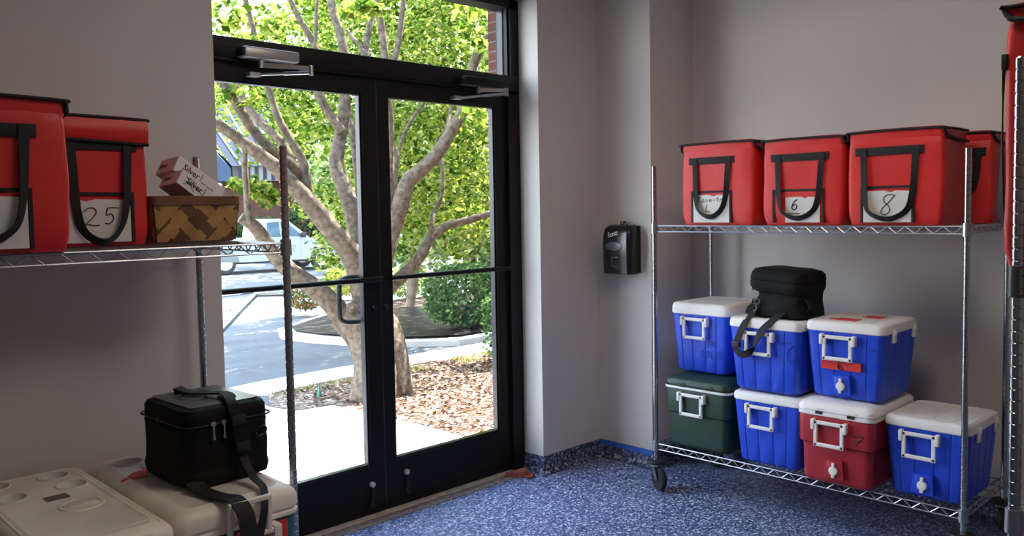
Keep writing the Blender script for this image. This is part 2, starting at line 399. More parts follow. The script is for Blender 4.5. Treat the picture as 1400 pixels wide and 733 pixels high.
def closer(x0, x1, z, m, label, flip):
    t = thing('door_closer', label, 'door closer', ((x0+x1)/2, -.055, z), group='door closers on the black header')
    w = x1-x0; bm = B()
    L = [rr(-w/2, w/2, -.062, 0, zz, .012) for zz in (-.024, .024)]
    box(bm, -w/2, w/2, -.058, 0, -.023, .023, .007, 3); finish('closer_body', bm, m, t, 40)
    bm = B(); box(bm, -w/2-.012, -w/2+.002, -.054, -.002, -.02, .02, .005); finish('end_cap', bm, M['frame'], t, 40)
    bm = B()
    if flip: pv, el, ft = (-.03, -.03, -.04), (.070, -.14, -.045), (-.150, -.01, -.088)
    else: pv, el, ft = (-.04, -.03, -.045), (.130, -.14, -.055), (-.055, -.01, -.085)
    tube(bm, [(pv[0], pv[1], -.02), (pv[0], pv[1], -.055)], .011, 10)
    ribbon(bm, [pv, tuple((Vector(pv)+Vector(el))/2), el], [.022, .018, .016], (0, 0, 1), .006)
    finish('closer_arm', bm, M['alu'], t, 30)
    bm = B(); e2 = (el[0], el[1], el[2]-.018); tube(bm, [e2, tuple((Vector(e2)+Vector(ft))/2)], .008, 8); tube(bm, [tuple((Vector(e2)+Vector(ft))/2), ft], .0055, 8)
    tube(bm, [(el[0], el[1], el[2]+.012), (el[0], el[1], el[2]-.03)], .010, 10); box(bm, ft[0]-.035, ft[0]+.015, ft[1]-.012, ft[1]+.03, ft[2]-.008, ft[2]+.008)
    finish('closer_rod', bm, M['alu'], t, 30)
closer(-.715, -.462, 2.152, mat('silver_closer', (.42, .41, .40), .35, metal=.5), 'silver door closer with folded arm above the left glass door', 0)
closer(.505, .775, 2.150, M['frame'], 'black door closer with silver arm above the right glass door', 1)

# terracotta wedge at the foot of the jamb
bm = B()
loft(bm, [[(-.075, -.026, 0), (-.075, .026, 0), (-.075, .026, .006), (-.075, -.026, .006)], [(.03, -.028, 0), (.03, .028, 0), (.03, .028, .036), (.03, -.028, .036)], [(.045, -.028, 0), (.045, .028, 0), (.045, .028, .036), (.045, -.028, .036)]])
box(bm, .043, .085, -.035, .035, 0, .009, .003)
o = finish('door_wedge', bm, M['stop'], smooth=0); o.location = (.83, -.115, .004); o.rotation_euler = (0, 0, math.radians(-55))
tag(o, 'terracotta brown door wedge on the floor by the right door jamb', 'door stop')

# soap dispenser on the white wall
t = thing('soap_dispenser', 'black wall soap dispenser with a grey oval window', 'soap dispenser', (XB, -.405, 1.245), -PI/2)
bm = B(); L = []
for z, ins, dp in ((-.14, .004, .104), (-.137, 0, .108), (-.05, 0, .112), (.03, -.001, .114), (.09, .001, .110), (.118, .005, .100), (.134, .012, .08), (.139, .02, .055)):
    L.append(rr(-.1+ins, .1-ins, -dp, -.012, z, .026, 6))
loft(bm, L); finish('cover', bm, M['blackpl'], t, 50)
bm = B(); box(bm, -.096, .096, -.016, 0, -.135, .132, .004); finish('back_plate', bm, M['rubber'], t, 30)
bm = B(); n = 28; mz = Matrix.Translation((-.01, -.1125, .018)) @ Matrix.Rotation(PI/2, 4, 'X') @ Matrix.Diagonal((1, .42, 1, 1))
lathe(bm, [(.060, 0), (.058, .004), (.045, .006)], n, mz); finish('level_window', bm, M['greypl'], t, 40)
lettering('lettering', 'Scott', .040, Matrix.Translation((-.052, -.1145, .066)) @ Matrix.Rotation(math.radians(-14), 4, 'Y') @ FRONT, M['line'], t, .25, .0001, .9)
bm = B(); box(bm, -.032, .02, -.116, -.108, -.047, -.041, .001); box(bm, -.024, -.017, -.116, -.108, -.07, -.045, .001); tube(bm, catmull([(-.024, -.113, -.065), (-.02, -.113, -.09), (0, -.113, -.098), (.02, -.113, -.103)], 4), .0022, 6)
finish('hand_symbol', bm, M['greypl'], t, 30)
bm = B(); box(bm, -.012, .012, -.05, -.02, .136, .16, .004); box(bm, .0, .028, -.045, -.025, .136, .147, .004); finish('top_latch', bm, M['greypl'], t, 30)

# ------------------------------------------------------------------ wire shelving
def post_bm(h):
    prof = [(.0115, 0), (.0127, .002)]; z = .0254
    while z < h-.01:
        prof += [(.0127, z-.0022), (.0114, z-.001), (.0114, z+.001), (.0127, z+.0022)]; z += .0254
    prof += [(.0127, h-.003), (.0105, h)]
    return lathe(B(), prof, 14)
def shelf_bm(L, D, hgt=.030):
    bm = B(); r = .0032
    def truss(a, b):
        a, b = Vector(a), Vector(b); d = b-a; n = max(2, round(d.length/.036)); n += n % 2; dn = Vector((0, 0, -hgt))
        tube(bm, [a, b], r, 6); tube(bm, [a+dn, b+dn], r, 6)
        P = [a+d*(k/n)+(dn if k % 2 else Vector((0, 0, 0))) for k in range(n+1)]
        for p, q in zip(P, P[1:]): tube(bm, [p, q], .0024, 5, cap=False)
    e = .016
    truss((e, -.0, 0), (L-e, -.0, 0)); truss((e, D, 0), (L-e, D, 0)); truss((0, e, 0), (0, D-e, 0)); truss((L, e, 0), (L, D-e, 0))
    n = int(L/.026)
    for k in range(1, n): tube(bm, [(L*k/n, 0, .002), (L*k/n, D, .002)], .0020, 5, cap=False)
    for f in (.33, .66): tube(bm, [(0, D*f, -.003), (L, D*f, -.003)], .0032, 6)
    return bm
def collar_bm():
    return lathe(B(), [(.0128, -.040), (.0185, -.040), (.0172, .012), (.0128, .013)], 18)
def rack(label, loc, rz, L, D, ztops, h, feet='caster', casters=(0, 1, 2, 3)):
    t = thing('wire_shelving_rack', label, 'shelving rack', loc, rz, 'chrome wire shelving racks')
    pb = None; z0 = .135
    for i, (x, y) in enumerate(((0, 0), (L, 0), (0, D), (L, D))):
        p = finish('post', post_bm(h-z0), M['post'], t, 30); p.location = (x, y, z0)
        for z in ztops:
            c = finish('collar', collar_bm(), M['chrome'], p, 40); c.location = (0, 0, z-.004-z0)
        if i in casters:
            a = (-.45, 2.4, -.4, 1.2)[i]; cr = Vector((math.cos(a), math.sin(a), 0))*.035
            c = finish('caster', lathe(B(), [(.010, -.02), (.012, .012), (.047, .014), (.050, .022), (.047, .030), (.014, .034)], 20), M['rubber'], t, 40, ); c.location = (x, y, z0-.012)
            bm = B(); sx = Vector((-math.sin(a), math.cos(a), 0))
            for s in (-1, 1):
                o = sx*s*.021
                loft(bm, [[o+cr*f+Vector((0, 0, zz))+cr.normalized()*dx+sx*dy for dx, dy in ((-w, -.0015), (w, -.0015), (w, .0015), (-w, .0015))] for f, zz, w in ((0, .005, .02), (.4, -.02, .018), (1, -.06, .011))])
            box(bm, -.026, .026, -.026, .026, .0, .012, .003); tube(bm, [cr-sx*.025+Vector((0, 0, -.06)), cr+sx*.025+Vector((0, 0, -.06))], .006, 8)
            f = finish('caster_fork', bm, M['alu'], c, 30)
            bm = B(); mw = Matrix.Translation(cr+Vector((0, 0, -.0605))) @ Matrix.Rotation(a, 4, 'Z') @ Matrix.Rotation(PI/2, 4, 'X')
            lathe(bm, [(.02, -.012), (.045, -.012), (.057, -.014), (.0615, -.008), (.0615, .008), (.057, .014), (.045, .012), (.02, .012)], 28, mw)
            finish('wheel', bm, M['rubber'], c, 40)
    for z in ztops:
        s = finish('shelf', shelf_bm(L, D), M['chrome'], t, 40); s.location = (0, 0, z-.005)
    return t
RX, RY1, RY2, RD = 1.1771, -.7936, -2.2826, .541
ZU, ZL = 1.389, .247
# right rack: local x along -Y, local y along +X  (rotation -90 degrees)
rack('chrome wire rack holding blue, green and red coolers below red bags', (RX, RY1, 0), -PI/2, RY1-RY2, RD, (ZL, ZU), 1.693)
LX, LY1, LY2 = -1.0214, -.9278, -.285
rack('chrome wire rack with basket and red bags left of the door', (LX-1.49, LY1, 0), 0, 1.49, LY2-LY1, (ZL, ZU), 1.697)
NX, NY = -.365, -2.852
nr = rack('chrome wire rack post nearest at the right picture edge', (NX, NY-.60, 0), 0, 1.20, .60, (ZL, .80, 1.325), 1.787)
bm = B(); lathe(bm, [(.0135, -.052), (.020, -.05), (.019, .016), (.0135, .018)], 20)
o = finish('post_sleeve', bm, M['greypl'], nr, 40); o.location = (0, .60, 1.325)
lettering('sleeve_lettering', 'INTERMETRO', .0095, Matrix.Translation((-.0165, -.0135, -.045)) @ Matrix.Rotation(math.radians(-50), 4, 'Z') @ FRONT @ Matrix.Rotation(PI/2, 4, 'Z'), M['alu'], o)

# ------------------------------------------------------------------ hard coolers (front face looks to local -Y, x centred, base at z 0)
def handle(t, x, z, w, h, m, y=-.004, r=.0072, tilt=0.0):
    # white bail handle: square frame hung from two lugs
    bm = B()
    def P(a, b): return (x+a, y-.010-b*tilt, z-b)
    o = [(-w/2, 0), (w/2, 0), (w/2, h), (-w/2, h)]
    for (a, b), (c, d) in zip(o, o[1:]+o[:1]):
        p, q = Vector(P(a, b)), Vector(P(c, d)); dd = (q-p).normalized()*r
        loft_bar(bm, p-dd, q+dd, r*1.15, r*.8)
    hd = finish('handle', bm, m, t, 30)
    for s in (-1, 1): finish('handle_lug', box(B(), x+s*(w/2+.013)-.008, x+s*(w/2+.013)+.008, y-.019, .012, z-.034, z+.012, .003), m, t, 30)
    return hd
def loft_bar(bm, p, q, a, b):
    p, q = Vector(p), Vector(q); t = (q-p).normalized(); n = Vector((0, 1, 0)); s = t.cross(n).normalized()
    pr = [(-a, -b*.5), (-a*.6, -b), (a*.6, -b), (a, -b*.5), (a, b*.5), (a*.6, b), (-a*.6, b), (-a, b*.5)]
    loft(bm, [[c+s*u+n*v for u, v in pr] for c in (p, q)])
def drain(t, x, z, body, deep=.05):
    bm = B()
    pr = [(-.045, 0), (.045, 0), (.038, .082), (-.038, .082)]
    loft(bm, [[Vector((x+a*s, yy, z-.035+b)) for a, b in pr] for yy, s in ((.02, 1.0), (-.0015, 1.0), (-.0035, .93))])
    box(bm, x-.030, x+.030, -.0045, .0, z-.026, z+.040, .002)
    finish('drain_panel', bm, body, t, 25)
    mx = Matrix.Translation((x, -.004, z)) @ Matrix.Rotation(PI/2, 4, 'X')
    bm = B(); lathe(bm, [(.020, 0), (.020, .005), (.017, .009), (.008, .010)], 18, mx); box(bm, x-.0065, x+.0065, -.013, -.003, z+.012, z+.036, .003); box(bm, x-.009, x+.006, -.012, -.003, z-.03, z-.014, .003)
    finish('drain_plug', bm, M['white'], t, 30)
def hinge_clips(t, side, W, Ln, z, m):
    for f in (.26, .86):
        y = Ln*f; xs = side*W/2; bm = B()
        box(bm, xs-.004 if side > 0 else xs-.010, xs+.010 if side > 0 else xs+.004, y-.016, y+.016, z-.050, z+.012, .004)
        box(bm, xs-.004 if side > 0 else xs-.015, xs+.015 if side > 0 else xs+.004, y-.010, y+.010, z-.014, z+.004, .003)
        finish('latch', bm, m, t, 30)
def cooler_ribbed(label, loc, rz, W, Ln, H, body, lidm, lid_h=.042, drainp=False, clips=1, group=None):
    t = thing('cooler', label, 'cooler', loc, rz, group)
    hb = H-lid_h; bm = B(); G = (.16, .36, .60, .80); tp = .022; L = []
    for f, e in ((0, .026), (.012, .014), (.03, .006), (.06, .001), (.5, 0), (.96, 0), (1, 0)):
        k = tp*(1-f)+e; L.append(rr(-W/2+k, W/2-k, k, Ln-k, hb*f, .030, 5, G, .0025))
    loft(bm, L); finish('body', bm, body, t, 35)
    bm = B(); L = []; ov = .005
    for z, e in ((-.002, .004), (.002, 0), (lid_h*.62, .0005), (lid_h*.84, .004), (lid_h*.97, .013), (lid_h, .022), (lid_h-.0025, .026), (lid_h-.0025, .04)):
        L.append(rr(-W/2-ov+e, W/2+ov-e, -ov+e, Ln+ov-e, hb+z, .034, 6))
    loft(bm, L)
    for k in range(3):
        x = -W/2+W*(.25+.25*k); box(bm, x-.004, x+.004, .05, Ln-.05, hb+lid_h-.004, hb+lid_h-.001)
    finish('lid', bm, lidm, t, 35)
    handle(t, -.022, hb-.024, .118, .095, M['white'])
    if drainp: drain(t, -.010, .062, body)
    if clips: hinge_clips(t, 1, W, Ln, hb+.008, M['white'])
    return t
def cooler_stepped(label, loc, rz, W, Ln, H, body, lidm, lid_h=.055, drainp=False, rim=False, group=None):
    t = thing('cooler', label, 'cooler', loc, rz, group)
    hb = H-lid_h; bm = B(); L = []
    for f, e in ((0, .034), (.012, .024), (.04, .017), (.08, .015), (.52, .012), (.57, .011), (.595, .002), (.63, 0), (.97, -.001), (1, 0)):
        L.append(rr(-W/2+e, W/2-e, e, Ln-e, hb*f, .034, 6))
    loft(bm, L); finish('body', bm, body, t, 35)
    bm = B(); L = []; ov = .004
    for z, e in ((.0, .006), (.004, .0), (lid_h*.26, 0), (lid_h*.30, .006), (lid_h*.36, .006), (lid_h*.40, .0), (lid_h*.7, .002), (lid_h*.88, .010), (lid_h, .024), (lid_h+.004, .06)):
        L.append(rr(-W/2-ov+e, W/2+ov-e, -ov+e, Ln+ov-e, hb+z, .036, 6))
    loft(bm, L)
    for s in (-.22, .22): box(bm, W*s-.03, W*s+.03, -.012+.008, .02, hb+lid_h*.40, hb+lid_h*.62, .003)
    ld = finish('lid', bm, lidm, t, 35)
    for s in (-.2, .22): finish('lid_notch', box(B(), W*s-.016, W*s+.016, -.0055, .0, hb+lid_h*.16, hb+lid_h*.36), M['rubber'], ld, 0)
    if rim:
        bm = B(); L = [rr(-W/2-.0065+e, W/2+.0065-e, -.0065+e, Ln+.0065-e, hb+z, .036, 6) for z, e in ((.0, .004), (.002, 0), (.011, 0), (.013, .004))]
        loft(bm, L); finish('rim_band', bm, M['white'], t, 35)
    handle(t, -.018, hb-.025, .118, .098, M['white'])
    if drainp: drain(t, .0, .068, body)
    return t
R90 = -PI/2
def cool_r(fn, F, y0, y1, z, *a, **k):
    return fn(a[0], (F, (y0+y1)/2, z), R90, abs(y1-y0), *a[1:], **k)
GRP = 'hard coolers stacked on the right rack'
c_gr = cool_r(cooler_stepped, 1.185, -.845, -1.215, ZL, 'dark green cooler with white rim band on the bottom shelf', .40, .362, M['green'], M['green'], .058, rim=True, group=GRP)
c_b2 = cool_r(cooler_ribbed, 1.172, -1.252, -1.60, ZL, 'plain blue cooler on the bottom shelf between the green and red coolers', .40, .346, M['blue'], M['white'], .040, clips=0, group=GRP)
c_rd = cool_r(cooler_stepped, 1.125, -1.605, -1.945, ZL, 'red cooler with white lid and a handwritten 7', .47, .362, M['redc'], M['white'], .062, drainp=True, group=GRP)
c_br = cool_r(cooler_ribbed, 1.198, -1.962, -2.296, ZL, 'blue cooler with drain plug on the bottom shelf, right of the red cooler', .385, .338, M['blue'], M['white'], .040, drainp=True, group=GRP)
c_t1 = cool_r(cooler_ribbed, 1.292, -.815, -1.155, .6155, 'blue cooler stacked on the dark green cooler', .385, .366, M['blue'], M['white'], .058, clips=0, group=GRP)
c_t2 = cool_r(cooler_ribbed, 1.170, -1.230, -1.594, .597, 'blue cooler carrying the slumped black bag', .385, .352, M['blue'], M['white'], .046, clips=0, group=GRP)
c_tr = cool_r(cooler_ribbed, 1.192, -1.610, -1.960, .6165, 'blue cooler with red tape marked 6, stacked on the red cooler', .385, .346, M['blue'], M['white'], .044, drainp=True, group=GRP)
# hand markings and tape
finish('marking', write(B(), '7', .072, .200, .042, .050, -.0015, .0020, rot=-.05), M['ink'], c_rd, 0)
bm = B(); box(bm, -.100, .078, -.0025, .006, .134, .171); tp = finish('tape_label', bm, M['tape'], c_tr, 0)
finish('marking', write(B(), '6', -.02, .137, .030, .024, -.004, .0022, rot=-.15, shear=-.5), M['ink'], tp, 0)
for i, (a, b, c, d) in enumerate(((-.075, .02, .075, .15), (-.01, .075, .22, .30))):
    bm = B(); box(bm, a, b, c, d, .3440, .3462)
    if i == 0: box(bm, a-.03, a+.03, c+.01, c+.045, .3440, .3463)
    finish('tape_patch', bm, M['tape'], c_tr, 0)
bm = B(); write(bm, '3K', .03, .145, .04, .032, .0040, .0014); finish('marking', bm, M['inkblue'], c_t1, 0); bm = B(); write(bm, 'COLD', .0, .09, .036, .022, .0065, .0014, gap=.5); finish('marking', bm, M['inkblue'], c_t1, 0)
bm = B(); write(bm, 'O', .11, .165, .075, .055, .0035, .0015); finish('marking', bm, M['inkblue'], c_t2, 0); finish('marking', write(B(), '~', .085, .235, .03, .06, .0, .0013), M['inkblue'], c_t2, 0)
finish('marking', write(B(), '~', .112, .225, .02, .035, -.001, .0014), M['inkblue'], c_tr, 0)

# two long coolers on the left rack
def cooler_long(label, loc, W, Ln, H, body, lidm, cups, handle_z=None, lid_h=.085):
    t = thing('cooler', label, 'cooler', loc, 0, 'long coolers on the left rack')
    hb = H-lid_h; bm = B(); L = []
    for f, e in ((0, .03), (.02, .02), (.06, .014), (.5, .008), (1, .002)):
        L.append(rr(-W/2+e, W/2-e, e, Ln-e, hb*f, .03, 6))
    loft(bm, L); finish('body', bm, body, t, 35)
    bm = B(); L = []; ov = .006
    for z, e in ((-.004, .006), (.0, .0), (.010, 0), (.014, .006), (.02, .006), (.024, 0), (lid_h*.6, .0), (lid_h*.8, .006), (lid_h*.93, .018), (lid_h, .034), (lid_h+.002, .046), (lid_h-.001, .050)):
        L.append(rr(-W/2-ov+e, W/2+ov-e, -ov+e, Ln+ov-e, hb+z, .04, 7))
    loft(bm, L)
    ld = finish('lid', bm, lidm, t, 35)
    zt = H-.001
    # round cup recesses: raised lip ring with a sunken dish read by shading
    for cx, cy in cups:
        b2 = B(); mt = Matrix.Translation((cx, cy, zt))
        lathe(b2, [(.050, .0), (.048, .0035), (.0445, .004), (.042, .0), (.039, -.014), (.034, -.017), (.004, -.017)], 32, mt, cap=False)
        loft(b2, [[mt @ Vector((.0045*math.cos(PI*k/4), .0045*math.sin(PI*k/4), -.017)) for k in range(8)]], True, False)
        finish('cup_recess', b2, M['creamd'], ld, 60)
        cb = B(); lathe(cb, [(.0425, -.020), (.0425, .02)], 32, mt); cut = finish('cutter', cb, M['creamd'], t, smooth=0)
        md = ld.modifiers.new('cup', 'BOOLEAN'); md.object = cut; md.operation = 'DIFFERENCE'; md.solver = 'EXACT'
        bpy.context.view_layer.update()
        me = bpy.data.meshes.new_from_object(ld.evaluated_get(bpy.context.evaluated_depsgraph_get())); ld.modifiers.clear(); ld.data = me
        bpy.data.objects.remove(cut)
    return t, ld, zt, hb
c1, l1, zt, hb1 = cooler_long('cream lidded cooler with four cup recesses, nothing on it', (-1.640, -1.045, ZL), .355, .815, .372, M['teal'], M['cream'], [(-.10, .73), (.07, .715), (-.09, .57), (.085, .575)], lid_h=.075)
bm = B(); box(bm, -.02, .045, .455, .50, zt, zt+.0025); finish('label_sticker', bm, mat('olive_sticker', (.10, .09, .065), .5), l1, 0)
bm = B(); lathe(bm, [(.064, 0), (.062, .003), (.055, .003), (.053, .0008)], 32, Matrix.Translation((.045, .355, zt)) @ Matrix.Diagonal((1, .95, 1, 1)), cap=False)
box(bm, .0, .09, .33, .38, zt-.001, zt+.002, .001); box(bm, .01, .08, .34, .37, zt, zt+.0034, .001); finish('embossed_badge', bm, M['cream'], l1, 30)
bm = B(); box(bm, -.155, -.15, .02, .79, zt-.002, zt+.0015); box(bm, .15, .155, .04, .79, zt-.002, zt+.0015); box(bm, -.15, .15, .075, .08, zt-.002, zt+.0012); finish('lid_ridge', bm, M['cream'], l1, 0)
bm = B(); box(bm, .055, .115, -.010, .03, hb1+.03, hb1+.062, .006); finish('lid_latch', bm, M['creamd'], c1, 30)
c2, l2, zt2, hb2 = cooler_long('teal cooler with cream lid under the square black bag', (-1.248, -1.015, ZL), .390, .765, .372, M['teal'], M['cream'], [(-.085, .66), (-.03, .56), (.1, .67)], lid_h=.085)
bm = B(); box(bm, -.2015, -.196, .36, .43, hb2+.004, hb2+.03); finish('side_notch', bm, M['rubber'], c2, 0)
bm = B(); loft(bm, [[Vector((x, y, z)) for x, y in ((-.185, .46), (-.10, .45), (-.07, .53), (-.12, .525))] for z in (zt2-.001, zt2+.0025)]); finish('tape_patch', bm, M['tape'], c2, 0)
bm = B(); box(bm, -.02, .150, -.004, .006, hb2-.150, hb2-.012) ; tpp = finish('tape_label', bm, M['tape'], c2, 0)
# raised bail handle in front of the lid
bm = B(); yh = -.034
for p, q in (((-.055, yh, hb2-.02), (-.055, yh-.006, hb2+.088)), ((-.06, yh-.006, hb2+.088), (.075, yh-.006, hb2+.088)), ((.07, yh-.006, hb2+.088), (.07, yh, hb2-.02)), ((-.06, yh, hb2-.02), (.10, yh, hb2-.02))):
    loft_bar(bm, p, q, .0085, .007)
finish('handle', bm, M['cream'], c2, 30)
for a in (.083, -.092): finish('handle_lug', box(B(), a, a+.027, -.045, .004, hb2-.06, hb2-.005, .005), M['cream'], c2, 30)

# ------------------------------------------------------------------ red insulated bags (front looks to local -Y, x centred, base z 0)
def red_bag(label, loc, rz, W, D, H, note=None, lip=0., hx=(-.33, .22), hdrop=.245, card=True, pk=(-.36, .24), side_flap=.036, seed=0, group='red insulated delivery bags', twist=0):
    t = thing('insulated_bag', label, 'bag', loc, rz, group)
    rnd = random.Random(seed); bm = B(); L = []
    def wob(p, a=.004):
        return p+Vector((noise.noise(p*7+Vector((seed, 0, 0))), noise.noise(p*7+Vector((0, seed, 5))), 0))*a
    nz = 12
    for i in range(nz+1):
        f = i/nz; e = .010 if i in (0, nz) else (.002 if i in (1, nz-1) else 0); bul = .006*math.sin(PI*f)
        lp = rr(-W/2+e-bul*.5, W/2-e+bul*.5, e-bul*.25, D-e+bul, H*f, .018, 4)
        # extra points along sides keep the cloth soft
        lp2 = []
        for a, b in zip(lp, lp[1:]+lp[:1]):
            lp2.append(a); n = int((b-a).length/.05)
            for k in range(1, n+1): lp2.append(a.lerp(b, k/(n+1)))
        L.append([wob(p) for p in lp2])
    loft(bm, L); finish('bag_body', bm, M['red'], t, 60)
    # lid: crowned panel with its rim
    bm = B(); L = []
    for z, e in ((-side_flap, -.001), (-.004, -.002), (.006, -.001), (.012, .01), (.018, .05), (.021, .11)):
        L.append(rr(-W/2+e, W/2-e, (.004 if z < -.01 else e) if not lip else e, D-e, H+z, .018, 5))
    if lip:
        L = [[Vector((p.x, p.y, p.z)) for p in lp] for lp in L]
    loft(bm, L, cap0=False); ld = finish('lid', bm, M['red'], t, 50)
    if lip:   # lid front lip turned down over the face
        bm = B(); rows = []
        for f in range(6):
            z = H+.004-lip*f/5; yy = -.006-.010*math.sin(PI*f/5); rows.append([Vector((-W/2-.003+W*k/10+.0006*k, yy+.003*noise.noise(Vector((k*.7, f*.5, seed)))-.001*k/10, z-.012*k/10*(f/5))) for k in range(11)])
        loft(bm, rows, False, False, closed=False); finish('lid_lip', bm, M['red'], ld, 60)
    # black piping
    bm = B(); zt = H+.004; e = .004
    top = [(-W/2-e, D, zt), (-W/2-e, D*.5, zt+.001), (-W/2-e, .01, zt-.002), (-W/2+.012, -e-.002, zt), (0, -e-.003, zt+.003), (W/2-.012, -e-.002, zt), (W/2+e, .01, zt-.002), (W/2+e, D*.5, zt+.001), (W/2+e, D, zt)]
    tube(bm, catmull(top, 4), .0052, 7)
    if lip:
        tube(bm, catmull([(-W/2-.004, -.008, zt-lip), (0, -.012, zt-lip-.004), (W/2+.004, -.010, zt-lip-.012)], 5), .0055, 7)
    else:
        for s in (-1, 1):
            tube(bm, catmull([(s*(W/2-.002), -.006, zt), (s*(W/2+.004), .006, zt-.022), (s*(W/2+.007), .03, zt-side_flap+.004), (s*(W/2+.008), D*.5, zt-side_flap-.006), (s*(W/2+.007), D-.01, zt-side_flap-.01)], 5), .0062, 7)
    finish('piping', bm, M['web'], t, 60)
    # handle band and loop
    zb = H*.80; x0, x1 = W*hx[0], W*hx[1]
    bm = B(); box(bm, x0-.022, x1+.028, -.0075, .004, zb-.017, zb+.017, .001)
    finish('handle_band', bm, M['web'], t, 30)
    bm = B(); zz = zb; mx = (x0+x1)/2; dr = hdrop
    P = [(x0+.013, -.009, zz+.012), (x0+.016, -.011, zz-.05), (x0+.022, -.014, zz-dr*.66), (x0+.042, -.019, zz-dr*.90), (mx+.006, -.022, zz-dr), (x1-.036, -.019, zz-dr*.88), (x1-.012, -.014, zz-dr*.62), (x1-.004, -.011, zz-.05), (x1-.001, -.009, zz+.012)]
    wd = [Vector((1, 0, 0)), Vector((1, 0, .05)), Vector((1, -.3+twist, .2)), Vector((.5, -.7, .5)), Vector((.1, -.6, .9)), Vector((-.5, -.8, .6)), Vector((-1, -.5-twist, .3)), Vector((-1, -.15, 0)), Vector((-1, 0, 0))]
    for i in range(5, 9): wd[i] = -wd[i] if wd[i].dot(wd[i-1]) < 0 else wd[i]
    ribbon(bm, P, .026, wd, .0028, 5); finish('handle', bm, M['web'], t, 60)
    # pocket with its black border, card inside
    pz = H*.40; a, b = W*pk[0], W*pk[1]; bm = B(); w = .010
    box(bm, a-w, a, -.0065, .004, .010, pz); box(bm, b, b+w, -.0065, .004, .010, pz); box(bm, a-w, b+w, -.0066, .004, pz, pz+w)
    finish('pocket_border', bm, M['web'], t, 0)
    if card:
        ca, cb, cz = card if card is not True else (a+.002, b-.002, pz-.010)
        bm = B(); rows = []
        for y in (-.0052, -.0035):
            rows.append([Vector((ca, y, .012)), Vector((cb, y, .012)), Vector((cb, y, cz-.004)), Vector((cb-(cb-ca)*.33, y, cz-.001)), Vector((cb-(cb-ca)*.42, y, cz-.008)), Vector((cb-(cb-ca)*.55, y, cz)), Vector((ca, y, cz-.002))])
        loft(bm, rows); cd_ = finish('pocket_card', bm, M['paper'], t, 0)
        if note:
            bm = B()
            for s, x, z, h, wdt, rad in note: write(bm, s, x, z, h, wdt, -.0062, rad)
            finish('marking', bm, M['ink'], cd_, 0)
    return t
FX = 1.185
red_bag('red insulated bag with handwritten note, leftmost on the right rack', (FX, -1.158, ZU), R90, .400, .275, .392, note=[('Ro', -.105, .112, .026, .018, .0012), ('se-tr', -.062, .112, .026, .016, .0012), ('L', -.062, .065, .036, .03, .0015)], hx=(-.33, .17), hdrop=.275, pk=(-.33, .18), seed=1, twist=.25)
red_bag('red insulated bag with card reading 6, between two bags on the right rack', (FX, -1.592, ZU), R90, .378, .275, .382, note=[('6', -.046, .070, .046, .030, .0026), ('_', -.056, .052, .02, .055, .0018)], card=(-.075, .088, .128), hx=(-.33, .26), hdrop=.275, pk=(-.34, .26), seed=2)
red_bag('red insulated bag with card reading 8, behind the right rack post', (FX, -1.998, ZU), R90, .385, .275, .388, note=[('8', -.062, .044, .084, .060, .0019)], hx=(-.36, .235), hdrop=.285, pk=(-.33, .19), seed=3)
red_bag('red insulated bag behind the bag marked 8 on the right rack', (FX+.365, -2.072, ZU), R90, .385, .275, .382, hx=(-.34, .36), hdrop=.20, pk=(-.33, .26), seed=4)
red_bag('red insulated bag with pocket reading 25 beside the woven basket', (-1.545, -.65, ZU), 0, .400, .29, .388, note=[('2', .000, .062, .056, .046, .0016), ('5', .064, .068, .050, .032, .0016)], lip=.066, hx=(-.10, .35), hdrop=.298, pk=(-.42, .36), seed=5)
red_bag('red insulated bag cut by the left picture edge', (-1.866, -.955, ZU+.001), 0, .392, .265, .392, hx=(-.34, .24), hdrop=.285, pk=(-.34, .245), seed=6, twist=.3)
red_bag('tall red insulated bag on the nearest rack at the right edge', (NX+.242, NY+.040, 1.327), PI, .42, .36, .572, hx=(-.25, .44), hdrop=.385, pk=(-.34, .30), seed=8)

# ------------------------------------------------------------------ black soft bags
def soft(bm, secs, n=36, nz=5, amp=.005, seed=0, p=4.0):
    # stack of super-ellipse sections (z, cx, cy, hx, hy), smoothed
    S = []
    for i in range(len(secs)-1):
        for k in range(nz):
            t = k/nz; t = t*t*(3-2*t)*.5+t*.5; S.append([a+(b-a)*t for a, b in zip(secs[i], secs[i+1])])
    S.append(list(secs[-1])); L = []
    for z, cx, cy, hx, hy in S:
        lp = []
        for k in range(n):
            a = 2*PI*k/n; c, s = math.cos(a), math.sin(a)
            q = Vector((cx+hx*math.copysign(abs(c)**(2/p), c), cy+hy*math.copysign(abs(s)**(2/p), s), z))
            q += Vector((noise.noise(q*11+Vector((seed, 0, 0))), noise.noise(q*11+Vector((0, seed, 0))), .6*noise.noise(q*11+Vector((0, 0, seed)))))*amp
            lp.append(q)
        L.append(lp)
    loft(bm, L); return bm
t = thing('cooler_bag', 'square black cooler bag with clear top pocket on the teal cooler', 'bag', (-1.192, -.665, ZL+.374), math.radians(2))
soft_secs = [(0, 0, 0, .128, .155), (.008, 0, 0, .146, .172), (.035, 0, 0, .153, .18), (.055, 0, 0, .150, .176), (.10, 0, 0, .150, .178), (.165, 0, 0, .147, .176), (.185, 0, 0, .149, .178), (.192, 0, 0, .144, .173), (.200, 0, 0, .148, .177), (.232, 0, 0, .147, .176), (.246, 0, 0, .140, .168), (.252, 0, 0, .12, .146)]
finish('bag_body', soft(B(), soft_secs, 56, 4, .006, 3, 6.5), M['nylon'], t, 70)
bm = B(); L = [rr(-.118, .118, -.145, .145, z, .02, 5) for z in (.249, .2545)]; loft(bm, L); tpn = finish('top_pocket', bm, M['vinyl'], t, 40)
